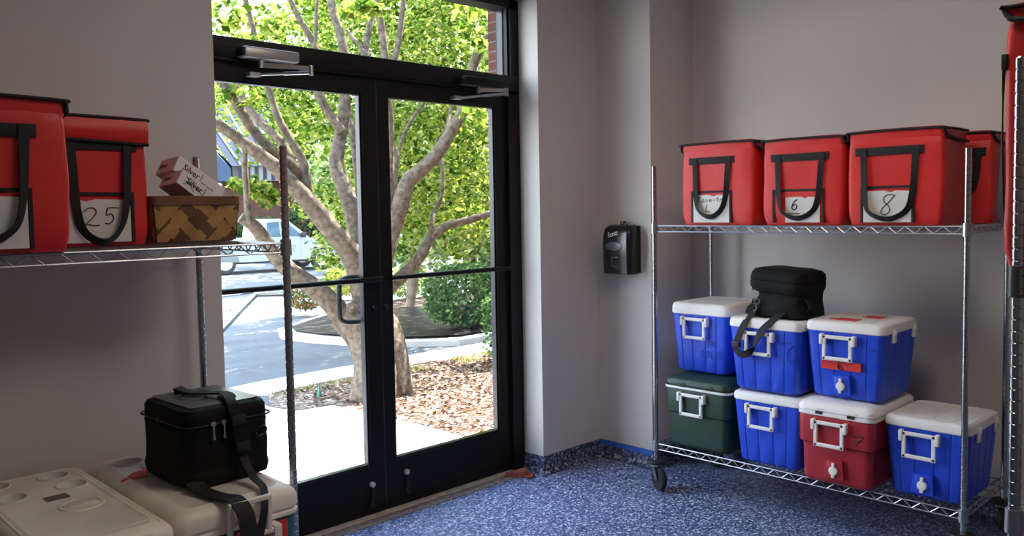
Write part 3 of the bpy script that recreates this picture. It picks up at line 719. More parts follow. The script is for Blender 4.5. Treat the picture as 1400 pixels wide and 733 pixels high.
bm = B(); tube(bm, catmull([(-.02, -.02, .2555), (-.07, .0, .2555), (-.075, .06, .2555), (-.02, .08, .2555), (.02, .04, .2555), (.0, -.01, .2555), (-.05, -.03, .2555)], 5), .0016, 5); tube(bm, catmull([(.02, .10, .2555), (.05, .06, .2555), (.04, .02, .2555)], 4), .0014, 5)
finish('chalk_scribble', bm, mat('grey_scribble', (.16, .16, .17), .7), tpn, 0)
bm = B(); L = []; tube(bm, [p+Vector((0, 0, 0)) for p in rr(-.1495, .1495, -.1785, .1785, .2, .035, 6)], .0032, 6, closed=True)
finish('zipper', bm, M['rubber'], t, 60)
for x in (-.066, -.030):
    bm = B(); box(bm, x-.009, x+.009, -.190, -.176, .196, .210, .003); box(bm, x-.0035, x+.0035, -.190, -.186, .155, .198, .0015); box(bm, x-.005, x+.005, -.1905, -.186, .152, .164, .002)
    finish('zipper_pull', bm, M['alu'], t, 30)
# shoulder strap: over the top edge, padded down the face, then down in front of the cooler lid
bm = B(); P = [(.06, -.02, .262), (.04, -.11, .272), (.03, -.165, .262), (.032, -.196, .215), (.045, -.200, .14), (.055, -.202, .07), (.07, -.215, .01), (.10, -.250, -.045), (.085, -.300, -.085), (.06, -.330, -.120)]
wd = [Vector((1, 0, 0))]*6+[Vector((.8, -.5, 0)), Vector((.5, -.8, .1)), Vector((.7, -.6, .1)), Vector((1, 0, 0))]
P = [(.05, -.02, .262), (.025, -.10, .272), (.005, -.165, .264), (.006, -.194, .215), (.016, -.197, .14), (.024, -.200, .085), (.024, -.255, .03), (.008, -.345, .017), (-.022, -.402, -.015), (-.036, -.412, -.06), (-.055, -.414, -.115), (-.085, -.416, -.15)]
wd = [Vector((1, 0, 0))]*12; ribbon(bm, P, [.03, .034, .034, .030, .030, .030, .026, .022, .022, .024, .03, .04], wd, .004, 6)
P2 = [(-.128, -.165, .03), (-.122, -.21, .010), (-.112, -.30, .010), (-.100, -.370, .014), (-.094, -.418, -.02), (-.090, -.430, -.10), (-.088, -.430, -.22)]
ribbon(bm, P2, .052, (1, 0, 0), .005, 6)
finish('shoulder_strap', bm, M['web'], t, 60)
bm = B(); ribbon(bm, [(.004, -.178, .250), (.006, -.200, .215), (.016, -.203, .15), (.024, -.206, .095)], [.036, .044, .046, .04], (1, 0, 0), .010, 6); finish('strap_pad', bm, M['nylon'], t, 50)
for (x, z) in ((.008, .205), (.020, .118)): finish('strap_patch', box(B(), x-.024, x+.024, -.213, -.207, z-.016, z+.016, .003), M['web'], t, 30)
bm = B(); tube(bm, catmull([(.075, -.186, .15), (.095, -.190, .165), (.115, -.188, .158), (.108, -.190, .14), (.085, -.190, .135), (.075, -.186, .15)], 4), .0035, 7); tube(bm, catmull([(-.145, .0, .215), (-.165, -.01, .21), (-.163, -.012, .19), (-.147, -.005, .188)], 4), .003, 6)
finish('side_ring', bm, M['bead'], t, 60)
bm = B(); ribbon(bm, [(.0, .15, .245), (-.03, .13, .268), (-.02, .05, .262), (.03, -.08, .270), (.035, -.12, .262)], .03, (1, .2, 0), .006, 6); finish('grab_handle', bm, M['web'], t, 50)

t = thing('cooler_bag', 'slumped black soft bag lying on a blue cooler, strap hanging down', 'bag', (1.335, -1.448, .9495), R90-math.radians(4))
finish('bag_body', soft(B(), [(0, -.014, 0, .142, .105), (.01, -.014, 0, .166, .122), (.04, -.010, 0, .160, .125), (.075, .004, 0, .132, .12), (.105, .016, 0, .122, .112), (.122, .016, 0, .124, .113)], 56, 4, .010, 11, 4.5), M['nylon'], t, 70)
fl_ = finish('bag_flap', soft(B(), [(.112, .010, 0, .112, .110), (.120, .008, 0, .132, .126), (.142, .006, 0, .144, .134), (.165, .006, 0, .145, .134), (.170, .006, 0, .141, .131), (.176, .006, 0, .145, .134), (.204, .006, 0, .140, .132), (.221, .004, 0, .128, .118), (.229, .002, 0, .10, .09)], 56, 4, .007, 21, 5.0), M['nylon'], t, 70)
fl_.rotation_euler = (0, .05, 0); fl_.location = (-.010, 0, .003)
bm = B(); ribbon(bm, [(-.085, -.110, .075), (-.098, -.138, .02), (-.110, -.185, -.02), (-.136, -.199, -.09), (-.152, -.202, -.140), (-.125, -.205, -.172), (-.080, -.205, -.162), (-.045, -.202, -.11), (-.015, -.192, -.05), (.025, -.160, .0), (.06, -.112, .04)], .034, [Vector((1, 0, .2))]*4+[Vector((1, 0, 0)), Vector((.2, -.3, 1)), Vector((.0, -.3, 1)), Vector((.8, -.3, .4)), Vector((1, 0, 0)), Vector((1, 0, 0)), Vector((1, 0, 0))], .003, 6)
finish('shoulder_strap', bm, M['web'], t, 60)
bm = B(); box(bm, -.168, -.128, -.212, -.196, -.142, -.114, .003); finish('strap_buckle', bm, M['rubber'], t, 30)
bm = B(); tube(bm, catmull([(-.105, -.128, .085), (-.065, -.130, .085), (-.07, -.136, .065), (-.1, -.136, .065), (-.105, -.128, .085)], 4), .0035, 6); tube(bm, catmull([(-.085, -.134, .068), (-.075, -.14, .045), (-.09, -.14, .03), (-.095, -.136, .05)], 4), .004, 6)
finish('strap_clip', bm, M['bead'], t, 60)
bm = B(); box(bm, -.150, -.141, -.075, -.06, .148, .168, .002); box(bm, -.153, -.147, -.072, -.064, .118, .15, .002); finish('zipper_pull', bm, M['alu'], t, 30)
bm = B(); ribbon(bm, [(.118, -.06, .10), (.150, -.07, .085), (.160, -.07, .055), (.140, -.06, .03)], .024, (.2, 1, 0), .004, 6); finish('side_loop', bm, M['web'], t, 50)

# ------------------------------------------------------------------ woven basket with glove boxes
def clip_poly(P, axis, val, keep_less):
    out = []
    for a, b in zip(P, P[1:]+P[:1]):
        ia = (a[axis] <= val) == keep_less or abs(a[axis]-val) < 1e-9; ib = (b[axis] <= val) == keep_less or abs(b[axis]-val) < 1e-9
        if ia: out.append(a)
        if ia != ib:
            f = (val-a[axis])/(b[axis]-a[axis]); out.append((a[0]+(b[0]-a[0])*f, a[1]+(b[1]-a[1])*f))
    return out
BW, BD, BH = .296, .20, .150
t = thing('woven_basket', 'woven splint basket holding white cartons beside the rack post', 'basket', (-1.186, -.555, ZU), 0)
bm = B(); L = []
for z, e in ((0, .016), (.004, .012), (BH*.5, .005), (BH, 0)): L.append(rr(-BW/2+e, BW/2-e, -BD/2+e, BD/2-e, z, .02, 5))
for z, e in ((BH, .005), (.008, .018)): L.append(rr(-BW/2+e, BW/2-e, -BD/2+e, BD/2-e, z, .02, 5))
loft(bm, L); finish('basket_body', bm, M['wood2'], t, 40)
bm = B(); cs = .046
def weave(L_, H_, place):
    for i in range(-12, 14):
        for j in range(-12, 14):
            u, v = (i-j)*cs*.707, (i+j)*cs*.707
            h = cs*.5; top = (i+j) % 2
            fa = (i+j) % 2 == 0; ex = (1.2, .82) if fa else (.82, 1.2)
            d = [(-h*ex[0], -h*ex[1]), (h*ex[0], -h*ex[1]), (h*ex[0], h*ex[1]), (-h*ex[0], h*ex[1])]
            lift = .0032 if fa else .0024
            P = [(u+(a-b)*.707, v+(a+b)*.707+.012) for a, b in d]
            for ax, va, kl in ((0, L_/2-.002, True), (0, -L_/2+.002, False), (1, H_-.004, True), (1, .005, False)):
                if P: P = clip_poly(P, ax, va, kl)
            if len(P) < 3: continue
            cxm = sum(p[0] for p in P)/len(P); czm = sum(p[1] for p in P)/len(P)
            rot = .0022
            vs = [bm.verts.new(place(p[0], p[1], lift+((p[0]-cxm)+(p[1]-czm)*(1 if j % 2 else -1))*.06)) for p in P]
            try: bm.faces.new(vs).material_index = 1 if ((fa and j % 3 == 1) or (not fa and i % 3 == 1)) else 0
            except ValueError: pass
def sl(z): return .014*(1-z/BH)
weave(BW, BH, lambda a, z, l: Vector((a*(1-.09*(1-z/BH)), -BD/2+sl(z)*.9-l, z)))
weave(BD, BH, lambda a, z, l: Vector((-BW/2+sl(z)*.9-l, a*(1-.09*(1-z/BH)), z)))
weave(BD, BH, lambda a, z, l: Vector((BW/2-sl(z)*.9+l, a*(1-.09*(1-z/BH)), z)))
finish('woven_splints', bm, None, t, 0, mats=[M['wood1'], M['wood2']], recalc=False)
bm = B(); L = []
for z, e in ((BH-.026, -.001), (BH-.025, -.006), (BH+.002, -.007), (BH+.004, -.004), (BH+.003, .006), (BH-.02, .008)): L.append(rr(-BW/2+e, BW/2-e, -BD/2+e, BD/2-e, z, .024, 6))
loft(bm, L, False, False); finish('rim', bm, M['rim'], t, 40)
def carton(label, base, ax, wv, Ln, Wd, Ht, scr):
    # ax: long axis; wv: rough direction of the wide end edge, pointing to the viewer
    ax = Vector(ax).normalized(); wv = Vector(wv); wv = (wv-ax*wv.dot(ax)).normalized(); hv = ax.cross(wv); hv = -hv if hv.z < 0 else hv
    o = thing('glove_carton', label, 'box', base, group='glove cartons in the basket')
    mt = Matrix(((ax.x, -wv.x, hv.x, 0), (ax.y, -wv.y, hv.y, 0), (ax.z, -wv.z, hv.z, 0), (0, 0, 0, 1)))   # local: x long, -y to viewer, z up
    o.matrix_world = Matrix.Translation(base) @ mt
    bm = B(); box(bm, 0, Ln, 0, Wd, 0, Ht, .0012, 1); finish('carton_body', bm, M['carton'], o, 0)
    bm = B(); box(bm, -.0004, .0, .004, Wd-.004, .003, Ht-.003); ep = finish('carton_end', bm, M['cartonp'], o, 0)
    lettering('end_lettering', 'Silver', .026, Matrix.Translation((-.0008, Wd*.92, Ht*.35)) @ Matrix.Rotation(-PI/2, 4, 'Z') @ FRONT, M['ink'], ep, .15, 0, .8)
    lettering('lettering', 'Silver', .034, Matrix.Translation((.026, -.0005, Ht*.38)) @ FRONT, M['ink'], o, .2, .0004, .9)
    bm = B(); box(bm, .104, .106, -.0008, .0, Ht*.2, Ht*.85); finish('printed_line', bm, M['ink'], o, 0)
    lettering('lettering', 'VINYL GLOVES', .0095, Matrix.Translation((.110, -.0005, Ht*.30)) @ FRONT, M['ink'], o, 0, 0, .85)
    if scr:
        bm = B(); tube(bm, catmull([(.02, -.001, Ht*.8), (.045, -.001, Ht*.45), (.07, -.001, Ht*.15)], 4), .0009, 5); tube(bm, catmull([(.065, -.001, Ht*.75), (.04, -.001, Ht*.4), (.02, -.001, Ht*.2)], 4), .0009, 5)
        tube(bm, catmull([(.02, -.001, Ht*.45), (.06, -.001, Ht*.5), (.11, -.001, Ht*.35)], 4), .0009, 5); finish('scribble', bm, M['ink'], o, 0)
    return o
carton('white glove carton leaning highest in the basket', (-1.225, -.565, 1.632), (.78, .11, -.50), (.42, -.9, 0), .205, .10, .060, 0)
carton('white glove carton with scribbled side, in front in the basket', (-1.236, -.615, 1.588), (.78, .13, -.55), (.42, -.9, 0), .180, .095, .056, 1)

# ------------------------------------------------------------------ outdoors: ground
def ground_poly(name, pts, m, dz, thick=.0, kind='structure', sub=0):
    bm = B(); vs = [bm.verts.new((x, y, gz(x, y)+dz)) for x, y in pts]
    f = bm.faces.new(vs)
    if thick:
        r = bmesh.ops.extrude_face_region(bm, geom=[f]); 
        for v in r['geom']:
            if isinstance(v, bmesh.types.BMVert): v.co.z -= thick
    bmesh.ops.triangulate(bm, faces=[f for f in bm.faces if len(f.verts) > 4])
    return struct(name, bm, m)
bm = B(); ys = [.06, 2, 4.5, 8, 12, 17, 30, 60, 120]; xs = [-30, -10, -3, 0, 3, 8, 16, 40, 120]
G = [[bm.verts.new((x, y, gz(x, y)-.012)) for x in xs] for y in ys]
for j in range(len(ys)-1):
    for i in range(len(xs)-1): bm.faces.new((G[j][i], G[j][i+1], G[j+1][i+1], G[j+1][i]))
struct('ground', bm, M['asphalt'])
ground_poly('ground_walkway', [(-3, .08), (1.235, .08), (1.25, 1.2), (1.20, 1.95), (1.17, 2.28), (.87, 2.33), (.80, 2.6), (.85, 3.2), (-3, 3.2)], M['concrete'], .0, .02)
ground_poly('ground_mulch_bed', [(1.235, .08), (9, .08), (9, 3.12), (3.6, 3.12), (2.7, 3.16), (1.6, 3.10), (1.02, 3.02), (.80, 2.6), (.87, 2.33), (1.17, 2.28), (1.20, 1.95), (1.25, 1.2)], M['mulch'], .004)
ground_poly('ground_curb', [(.85, 3.2), (1.02, 3.02), (1.6, 3.10), (2.7, 3.16), (9, 3.12), (9, 3.62), (2.7, 3.62), (1.2, 3.55), (.85, 3.5)], M['concrete'], .006, .03)
isl = [(9, 3.72), (3.75, 3.74), (3.25, 4.15), (2.98, 4.85), (2.92, 5.6), (2.98, 6.3), (3.3, 6.95), (4.0, 7.6), (6.5, 9.6), (14, 10.5), (14, 3.72)]
ground_poly('ground_island_kerb', isl, M['concrete'], .055, .09)
cxi, cyi = 7.5, 6.4
ground_poly('ground_island_mulch', [(cxi+(x-cxi)*.955, cyi+(y-cyi)*.93) for x, y in isl], M['mulchd'], .075)
for i, (a, b) in enumerate((((306, 405), (345, 400)), ((310, 424), (352, 418)), ((352, 415), (385, 426)))):
    p, q = UG(*a), UG(*b); d = (q-p).normalized()*1.0; n = Vector((-d.y, d.x, 0))*.09
    ground_poly('ground_parking_line', [(v.x, v.y) for v in (p-d-n, q+d-n, q+d+n, p-d+n)], M['line'], .004)
# exterior brick wall around the door
bm = B(); box(bm, .968, 9, .07, .215, -.1, 5.2); struct('wall_brick_right', bm, M['brick'])
bm = B(); box(bm, -6, -.97, .07, .215, -.1, 5.2); box(bm, -.97, .968, .07, .16, 2.66, 5.2); struct('wall_brick_left', bm, M['brick'])

# ------------------------------------------------------------------ plants
def leaves_mesh(name, C, S, m, parent=None, up=.5, fold=.25):
    C = np.asarray(C, float); n = len(C); S = np.asarray(S, float).reshape(-1, 1)
    nm = RNG.normal(size=(n, 3)); nm[:, 2] = np.abs(nm[:, 2])+up; nm /= np.linalg.norm(nm, axis=1, keepdims=True)
    t = RNG.normal(size=(n, 3)); t -= nm*(t*nm).sum(1, keepdims=True); t /= np.linalg.norm(t, axis=1, keepdims=True); s = np.cross(nm, t)
    V = np.stack([C-t*S*.5, C+s*S*.36+nm*S*fold*.4+t*S*.05, C+t*S*.55, C-s*S*.36+nm*S*fold*.4+t*S*.05], 1).reshape(-1, 3)
    F = np.arange(n*4).reshape(n, 4)
    tri = np.concatenate([F[:, [0, 1, 2]], F[:, [0, 2, 3]]], 1).reshape(-1, 3)
    me = bpy.data.meshes.new(name); me.vertices.add(n*4); me.vertices.foreach_set('co', V.ravel())
    me.loops.add(len(tri)*3); me.loops.foreach_set('vertex_index', tri.ravel())
    me.polygons.add(len(tri)); me.polygons.foreach_set('loop_start', np.arange(len(tri))*3); me.polygons.foreach_set('loop_total', np.full(len(tri), 3))
    me.update(); me.validate(); me.materials.append(m)
    o = bpy.data.objects.new(name, me); COL.objects.link(o)
    if parent: o.parent = parent
    return o
def cloud(center, rad, n, flat=.75, hollow=.5):
    d = RNG.normal(size=(n, 3)); d /= np.linalg.norm(d, axis=1, keepdims=True); r = hollow+(1-hollow)*RNG.random((n, 1))**.6
    return np.array(center)+d*r*np.array([rad, rad, rad*flat])

# --- the big tree by the walk
D0 = 7.0
TREE = thing('maple_tree', 'wide multi-stemmed tree with tan trunk growing just outside the doors', 'tree', tuple(UG(545, 536)))
TB = TREE.location.copy()
bm = B()
def branch(pts, d0, d1, w0, w1, n=9):
    k = len(pts); P = []; R = []
    for i, (x, y) in enumerate(pts):
        f = i/(k-1); d = d0+(d1-d0)*f; P.append(U(x, y, d)-TB); R.append((w0+(w1-w0)*f**.8)*.41*d/FPX)
    Q = catmull(P, 4); RR = [R[min(int(i/4), k-1)]*(1-(i/4 % 1))+R[min(int(i/4)+1, k-1)]*(i/4 % 1) for i in range(len(Q))]
    Q2 = []
    for i, q in enumerate(Q): Q2.append(q+Vector((noise.noise(q*2.2), noise.noise(q*2.2+Vector((9, 0, 0))), 0))*RR[i]*.5)
    tube(bm, Q2, RR, n)
# trunk
branch([(545, 548), (541, 520), (533, 490), (522, 460), (512, 435), (505, 412)], 6.95, 7.0, 66, 70, 14)
branch([(522, 548), (519, 520), (512, 490), (502, 462), (490, 440), (478, 428)], 6.85, 6.95, 82, 60, 12)
branch([(530, 470), (500, 450), (476, 434), (457, 414), (427, 392), (401, 375), (378, 353), (361, 328), (348, 309), (330, 297)], 7.0, 6.5, 46, 19, 12)
branch([(341, 306), (338, 270), (335, 232), (335, 198)], 6.5, 6.45, 12, 10)
branch([(508, 430), (496, 385), (482, 352), (464, 327), (435, 290), (416, 268), (394, 246), (376, 228), (354, 211), (328, 191), (313, 181), (293, 167), (270, 160)], 7.0, 6.1, 46, 13, 12)
branch([(420, 268), (408, 240), (398, 225), (377, 210), (352, 185), (327, 148), (306, 116), (285, 80), (270, 40)], 6.75, 6.2, 22, 13, 10)
branch([(422, 262), (414, 222), (400, 196), (384, 170), (374, 145), (366, 116), (356, 80), (345, 40), (335, 0), (330, -40)], 6.8, 6.6, 16, 9)
branch([(398, 222), (384, 195), (358, 170), (337, 145), (321, 112), (310, 80), (302, 50)], 6.8, 6.9, 17, 9)
branch([(503, 420), (498, 360), (490, 320), (482, 285), (471, 255), (461, 228), (463, 205), (465, 189), (469, 160), (471, 126), (469, 75), (465, 47), (456, 15), (448, -30)], 7.05, 7.4, 36, 12, 12)
branch([(468, 180), (454, 162), (437, 135), (427, 100), (432, 70), (422, 47), (406, 19), (392, -10)], 7.2, 7.0, 17, 9)
branch([(430, 66), (432, 40), (433, 10), (436, -30)], 7.05, 7.1, 8, 5)
branch([(496, 370), (494, 300), (490, 250), (486, 217), (481, 176), (476, 140)], 7.15, 7.6, 18, 9)
branch([(512, 430), (524, 360), (532, 320), (540, 298), (552, 266), (562, 246), (577, 233), (597, 209), (615, 180), (635, 146), (648, 90), (662, 60), (684, 30)], 7.05, 7.3, 38, 14, 12)
branch([(505, 470), (520, 410), (536, 392), (552, 375), (575, 349), (589, 325), (611, 309), (641, 301), (672, 291), (700, 280)], 7.0, 7.7, 30, 9, 10)
branch([(589, 326), (591, 300), (594, 288), (604, 268), (604, 224), (598, 190)], 7.35, 7.6, 9, 5)
branch([(505, 350), (506, 250), (504, 160), (502, 100), (500, 68), (508, 30), (514, -10)], 7.3, 7.6, 20, 9)
branch([(504, 110), (494, 66), (482, 52), (474, 40)], 7.4, 7.6, 9, 6)
branch([(530, 330), (532, 200), (530, 120), (528, 83), (522, 31), (515, 0), (508, -40)], 7.3, 7.2, 18, 11)
branch([(530, 140), (540, 85), (547, 53), (552, 0), (556, -40)], 7.25, 7.3, 13, 8)
branch([(536, 300), (540, 240), (546, 200), (562, 165), (580, 140)], 7.4, 7.9, 10, 5)
branch([(622, 170), (640, 110), (652, 86), (668, 54), (686, 40)], 7.5, 7.6, 12, 7)
branch([(598, 210), (612, 170), (618, 140), (640, 100)], 7.5, 8.0, 8, 4)
branch([(478, 440), (482, 425), (480, 418)], 6.9, 6.75, 16, 14)
finish('trunk', bm, M['bark'], TREE, 60)
C = []; S = []
def add_cl(px, py, d, r, n, s0=.085):
    c = U(px, py, d)-TB; P = cloud(c, r, n); C.extend(P.tolist()); S.extend((s0*(.7+.6*RNG.random(n))).tolist())
rj = random.Random(4)
for gx in range(285, 720, 27):
    for gy in range(-120, 370, 25):
        x, y = gx+rj.uniform(-12, 12), gy+rj.uniform(-12, 12); p = 1.0
        if x < 462 and y > 175: p = .0
        if x < 470 and 150 < y <= 185: p = .45
        if 345 < x < 460 and 150 < y < 205: p = .35
        if x > 520 and y > 330: p = .10
        if 345 < x < 480 and y < 38: p = .10
        elif x < 345 and y < 60: p = .5
        elif x < 430 and y < 80: p = .7
        if rj.random() > p: continue
        add_cl(x, y, rj.uniform(8.0, 10.2), rj.uniform(.26, .42), int(rj.uniform(90, 150)), .062)
for x, y, d, r, n in ((505, 12, 5.9, .10, 40), (480, 16, 6.0, .09, 25), (310, 18, 6.2, .16, 50), (340, 62, 6.5, .12, 35), (375, 40, 6.6, .10, 25), (350, 258, 7.6, .15, 90), (366, 272, 7.8, .12, 60), (322, 250, 7.8, .08, 30), (455, 356, 7.4, .05, 20), (600, 120, 6.6, .2, 70), (660, 150, 6.8, .2, 60), (330, 130, 6.3, .13, 40), (440, 170, 7.6, .25, 90), (655, 40, 7.0, .3, 110)): add_cl(x, y, d, r, n)
# upper crown beyond the picture
for _ in range(70):
    add_cl(rj.uniform(180, 860), rj.uniform(-520, -80), rj.uniform(6.0, 10.0), rj.uniform(.3, .5), 40, .09)
leaves_mesh('foliage', C, S, M['leafA'], TREE)

def tree(name, label, px, d, hgt, crown, m, n, ls, trunk_r=.07, group='trees beyond the island', stems=3, cat='tree'):
    b = U(px, 400, d); b.z = gz(b.x, b.y)
    t = thing(name, label, cat, tuple(b), group=group)
    bm = B(); r = random.Random(int(px*7+d))
    for s in range(stems):
        a = r.uniform(0, 6.28); P = [Vector((0, 0, -.05))]
        for k in range(1, 6): P.append(Vector((math.cos(a)*.22*k*r.uniform(.5, 1.1), math.sin(a)*.22*k*r.uniform(.5, 1.1), hgt*.16*k)))
        tube(bm, catmull(P, 3), [trunk_r*(1-.14*i/3) for i in range(len(catmull(P, 3)))], 7)
    finish('trunk', bm, M['bark2'], t, 60)
    C = []; S = []; k = max(8, n//90)
    for _ in range(k):
        z = r.uniform(crown[1], hgt); f = (z-crown[1])/(hgt-crown[1]); w = crown[0]*(.55+.45*math.sin(PI*min(1, .15+f*.8)))
        a = r.uniform(0, 6.28); q = w*math.sqrt(r.random())
        P = cloud((math.cos(a)*q, math.sin(a)*q, z), crown[0]*.26, 90); C.extend(P.tolist()); S.extend((ls*(.7+.6*RNG.random(90))).tolist())
    leaves_mesh('foliage', C, S, m, t); return t
tree('leafy_tree', 'pale green airy tree right behind the island hedge', 655, 12.5, 6.2, (1.75, .9), M['leafB'], 7200, .13)
tree('leafy_tree', 'yellow green tree between the main trunk and hedge', 560, 14.0, 6.6, (1.7, 1.0), M['leafB'], 5400, .14)
tree('leafy_tree', 'bright green tree at the right end of the transom view', 730, 13.0, 7.5, (2.2, .6), M['leafA'], 5400, .15)
tree('leafy_tree', 'mid green tree far behind the main trunk', 500, 26.0, 10.5, (3.0, 2.2), M['leafA'], 5400, .24)
tree('leafy_tree', 'tall green tree far behind the roofed building, right of the truck', 590, 34.0, 15, (5.5, 1.5), M['leafB'], 5400, .34)
tree('leafy_tree', 'tall green tree beyond the car park, above the roof', 400, 62.0, 17, (6.0, 6), M['leafA'], 4500, .5)

def shrub(name, label, base, w, h, m, n, ls, group='shrubs outside the doors', flat=1.0):
    t = thing(name, label, 'shrub', tuple(base), group=group)
    bm = B()
    for k in range(5):
        a = k*1.256; tube(bm, [(0, 0, -.02), (math.cos(a)*w*.12, math.sin(a)*w*.12, h*.35), (math.cos(a)*w*.3, math.sin(a)*w*.3, h*.7)], [.014, .01, .006], 6)
    finish('stem', bm, M['bark2'], t, 60)
    d = RNG.normal(size=(n, 3)); d /= np.linalg.norm(d, axis=1, keepdims=True); q = 4.0
    d /= (np.abs(d)**q).sum(1, keepdims=True)**(1/q)
    C = d*(.72+.30*RNG.random((n, 1)))*np.array([w/2, w/2, h/2])+np.array([0, 0, h/2+.03])
    C += RNG.normal(size=(n, 3))*.015
    leaves_mesh('foliage', C, ls*(.7+.6*RNG.random(n)), m, t); return t
def at_ground(px, py, dz=.1): return UG(px, py, dz)
shrub('boxwood_hedge', 'clipped rounded green hedge shrub on the dark mulch island', at_ground(637, 452, .07), .90, .72, M['leafC'], 5200, .055)
shrub('boxwood_hedge', 'green hedge shrub seen at the right edge of the right door', at_ground(706, 440, .07), 1.0, .78, M['leafC'], 3600, .055)
shrub('leafy_shrub', 'narrow leafy shrub by the grass at the right door edge', Vector((3.36, 2.55, -.03)), .42, .70, M['leafC'], 1300, .05)
shrub('yellow_shrub', 'small yellow green shrub on the island left of the trunk', at_ground(474, 410), .75, .55, M['leafY'], 1500, .07)
shrub('flowering_shrub', 'low shrub with red flowers at the island nose', at_ground(418, 432), .62, .42, M['leafR'], 1000, .06)
shrub('leafy_shrub', 'light green shrub beside the dark mulch behind the trunk', at_ground(556, 413), .8, .55, M['leafB'], 1300, .07)
shrub('evergreen_shrub', 'dark evergreen shrub behind the truck cab', UG(352, 357), 2.2, 1.9, M['leafD'], 1200, .2)
shrub('evergreen_shrub', 'dark evergreen shrub behind the truck bonnet', UG(416, 357), 1.5, 2.2, M['leafD'], 1000, .2)
# grass tufts and leaf litter
def blades(name, regs, n, h, m, label):
    V = []; F = []
    for (x0, x1, y0, y1, k) in regs:
        for _ in range(k):
            x, y = RNG.uniform(x0, x1), RNG.uniform(y0, y1)
            if noise.noise(Vector((x*2.3, y*2.3, 1))) < -.05: continue
            a = RNG.uniform(0, 6.28); l = h*RNG.uniform(.5, 1.2); w = .006; b = gz(x, y); i = len(V)
            dx, dy = math.cos(a), math.sin(a)
            V += [(x-dy*w, y+dx*w, b), (x+dy*w, y-dx*w, b), (x+dx*l*.45, y+dy*l*.45, b+l)]; F.append((i, i+1, i+2))
    me = bpy.data.meshes.new(name); me.from_pydata(V, [], F); me.materials.append(m)
    o = bpy.data.objects.new(name, me); COL.objects.link(o); tag(o, label, 'grass', kind='stuff'); return o
blades('grass', [(2.3, 5.5, 2.78, 3.14, 1700), (1.05, 2.3, 2.84, 3.08, 260)], 0, .045, M['grass'], 'sparse yellow green grass along the far edge of the mulch')
Q = []
while len(Q) < 5200:
    x, y = RNG.uniform(1.0, 5.5), RNG.uniform(.2, 3.0)
    if x < 1.26+(-.2 if y > 2.35 else 0): continue
    Q.append((x, y, gz(x, y)+.012+RNG.uniform(0, .012)))
o = leaves_mesh('leaf_litter', Q, .034*(.6+.8*RNG.random(len(Q))), M['litter'], up=1.6); tag(o, 'brown fallen leaves and chips scattered over the mulch', 'leaves', kind='stuff')

# small marker and handrail
b = UG(437, 543); t = thing('marker_flag', 'tiny teal marker standing in the mulch left of the trunk', 'marker', tuple(b))
bm = B(); lathe(bm, [(.020, -.01), (.017, .02), (.010, .06), (.004, .098)], 10); finish('marker_cone', bm, M['teal2'], t, 50)
p0, p1, p2 = UG(296, 462), None, None
t = thing('handrail', 'grey metal handrail sloping beside the drive at the left door edge', 'handrail', tuple(UG(300, 470)))
o0 = t.location.copy(); d_ = (o0-CAM).dot(FWD)
bm = B(); P = [U(290, 466, d_)-o0, U(350, 403, d_*1.02)-o0, U(384, 402, d_*1.08)-o0, U(393, 403, d_*1.1)-o0]
tube(bm, P, .035, 10); finish('rail', bm, M['alu'], t, 40)
bm = B(); q = P[-1]; tube(bm, [q, Vector((q.x, q.y, gz(q.x+o0.x, q.y+o0.y)-o0.z))], .03, 10); q = P[0]; tube(bm, [q, Vector((q.x, q.y, gz(q.x+o0.x, q.y+o0.y)-o0.z))], .03, 10); finish('rail_post', bm, M['alu'], t, 40)

# ------------------------------------------------------------------ pickup truck (local x to its front, y away from us, base z 0)
fw, rw = UG(441, 368), UG(309, 376)
WB = 3.55; sc = (fw-rw).length/WB; ang = math.atan2(fw.y-rw.y, fw.x-rw.x)
TR = thing('pickup_truck', 'white pickup truck parked across the road behind the tree', 'truck', tuple((fw+rw)/2), ang)
TR.scale = (sc, sc, sc)
H2 = WB/2; Wt = 1.95
def prof_extrude(bm, P, y0, y1, tuck=None):
    a = [Vector((x, y0, z)) for x, z in P]; b = [Vector((x, y1, z)) for x, z in P]
    va = [bm.verts.new(p) for p in a]; vb = [bm.verts.new(p) for p in b]; n = len(P)
    for i in range(n): bm.faces.new((va[i], va[(i+1) % n], vb[(i+1) % n], vb[i]))
    bm.faces.new(va[::-1]); bm.faces.new(vb)
def arch(cx, r=.47, n=9): return [(cx-r*math.cos(PI*k/n), .42+r*.9*math.sin(PI*k/n)) for k in range(n+1)]
body = [(-2.75, .55), (-2.72, 1.15), (-.75, 1.18), (-.75, 1.2), (.80, 1.2), (1.0, 1.2), (1.9, 1.14), (2.45, 1.02), (2.6, .9), (2.62, .55), (2.5, .42)]
low = [(H2+.47, .42)]+arch(H2)[::-1][1:]+[(H2-.5, .40), (-H2+.5, .40)]+arch(-H2)[::-1]+[(-H2-.5, .45)]
bm = B(); prof_extrude(bm, body+low, 0, Wt); bmesh.ops.triangulate(bm, faces=[f for f in bm.faces if len(f.verts) > 4])
finish('truck_body', bm, M['truckw'], TR, 25)
cab = [(-.47, 1.19), (-.44, 1.80), (-.30, 1.88), (.34, 1.88), (.55, 1.82), (1.30, 1.19)]
bm = B(); a = [Vector((x, .0+(z-1.19)*.22, z)) for x, z in cab]; b = [Vector((x, Wt-(z-1.19)*.22, z)) for x, z in cab]; loft(bm, [a, b]); finish('cab', bm, M['truckw'], TR, 25)
for P in ([(-.26, 1.24), (-.24, 1.74), (.20, 1.78), (.22, 1.24)], [(.29, 1.24), (.27, 1.78), (.48, 1.76), (1.06, 1.24)]):
    bm = B(); loft(bm, [[Vector((x, (z-1.19)*.22+dy, z)) for x, z in P] for dy in (-.012, .02)]); finish('side_window', bm, M['tglass'], TR, 0)
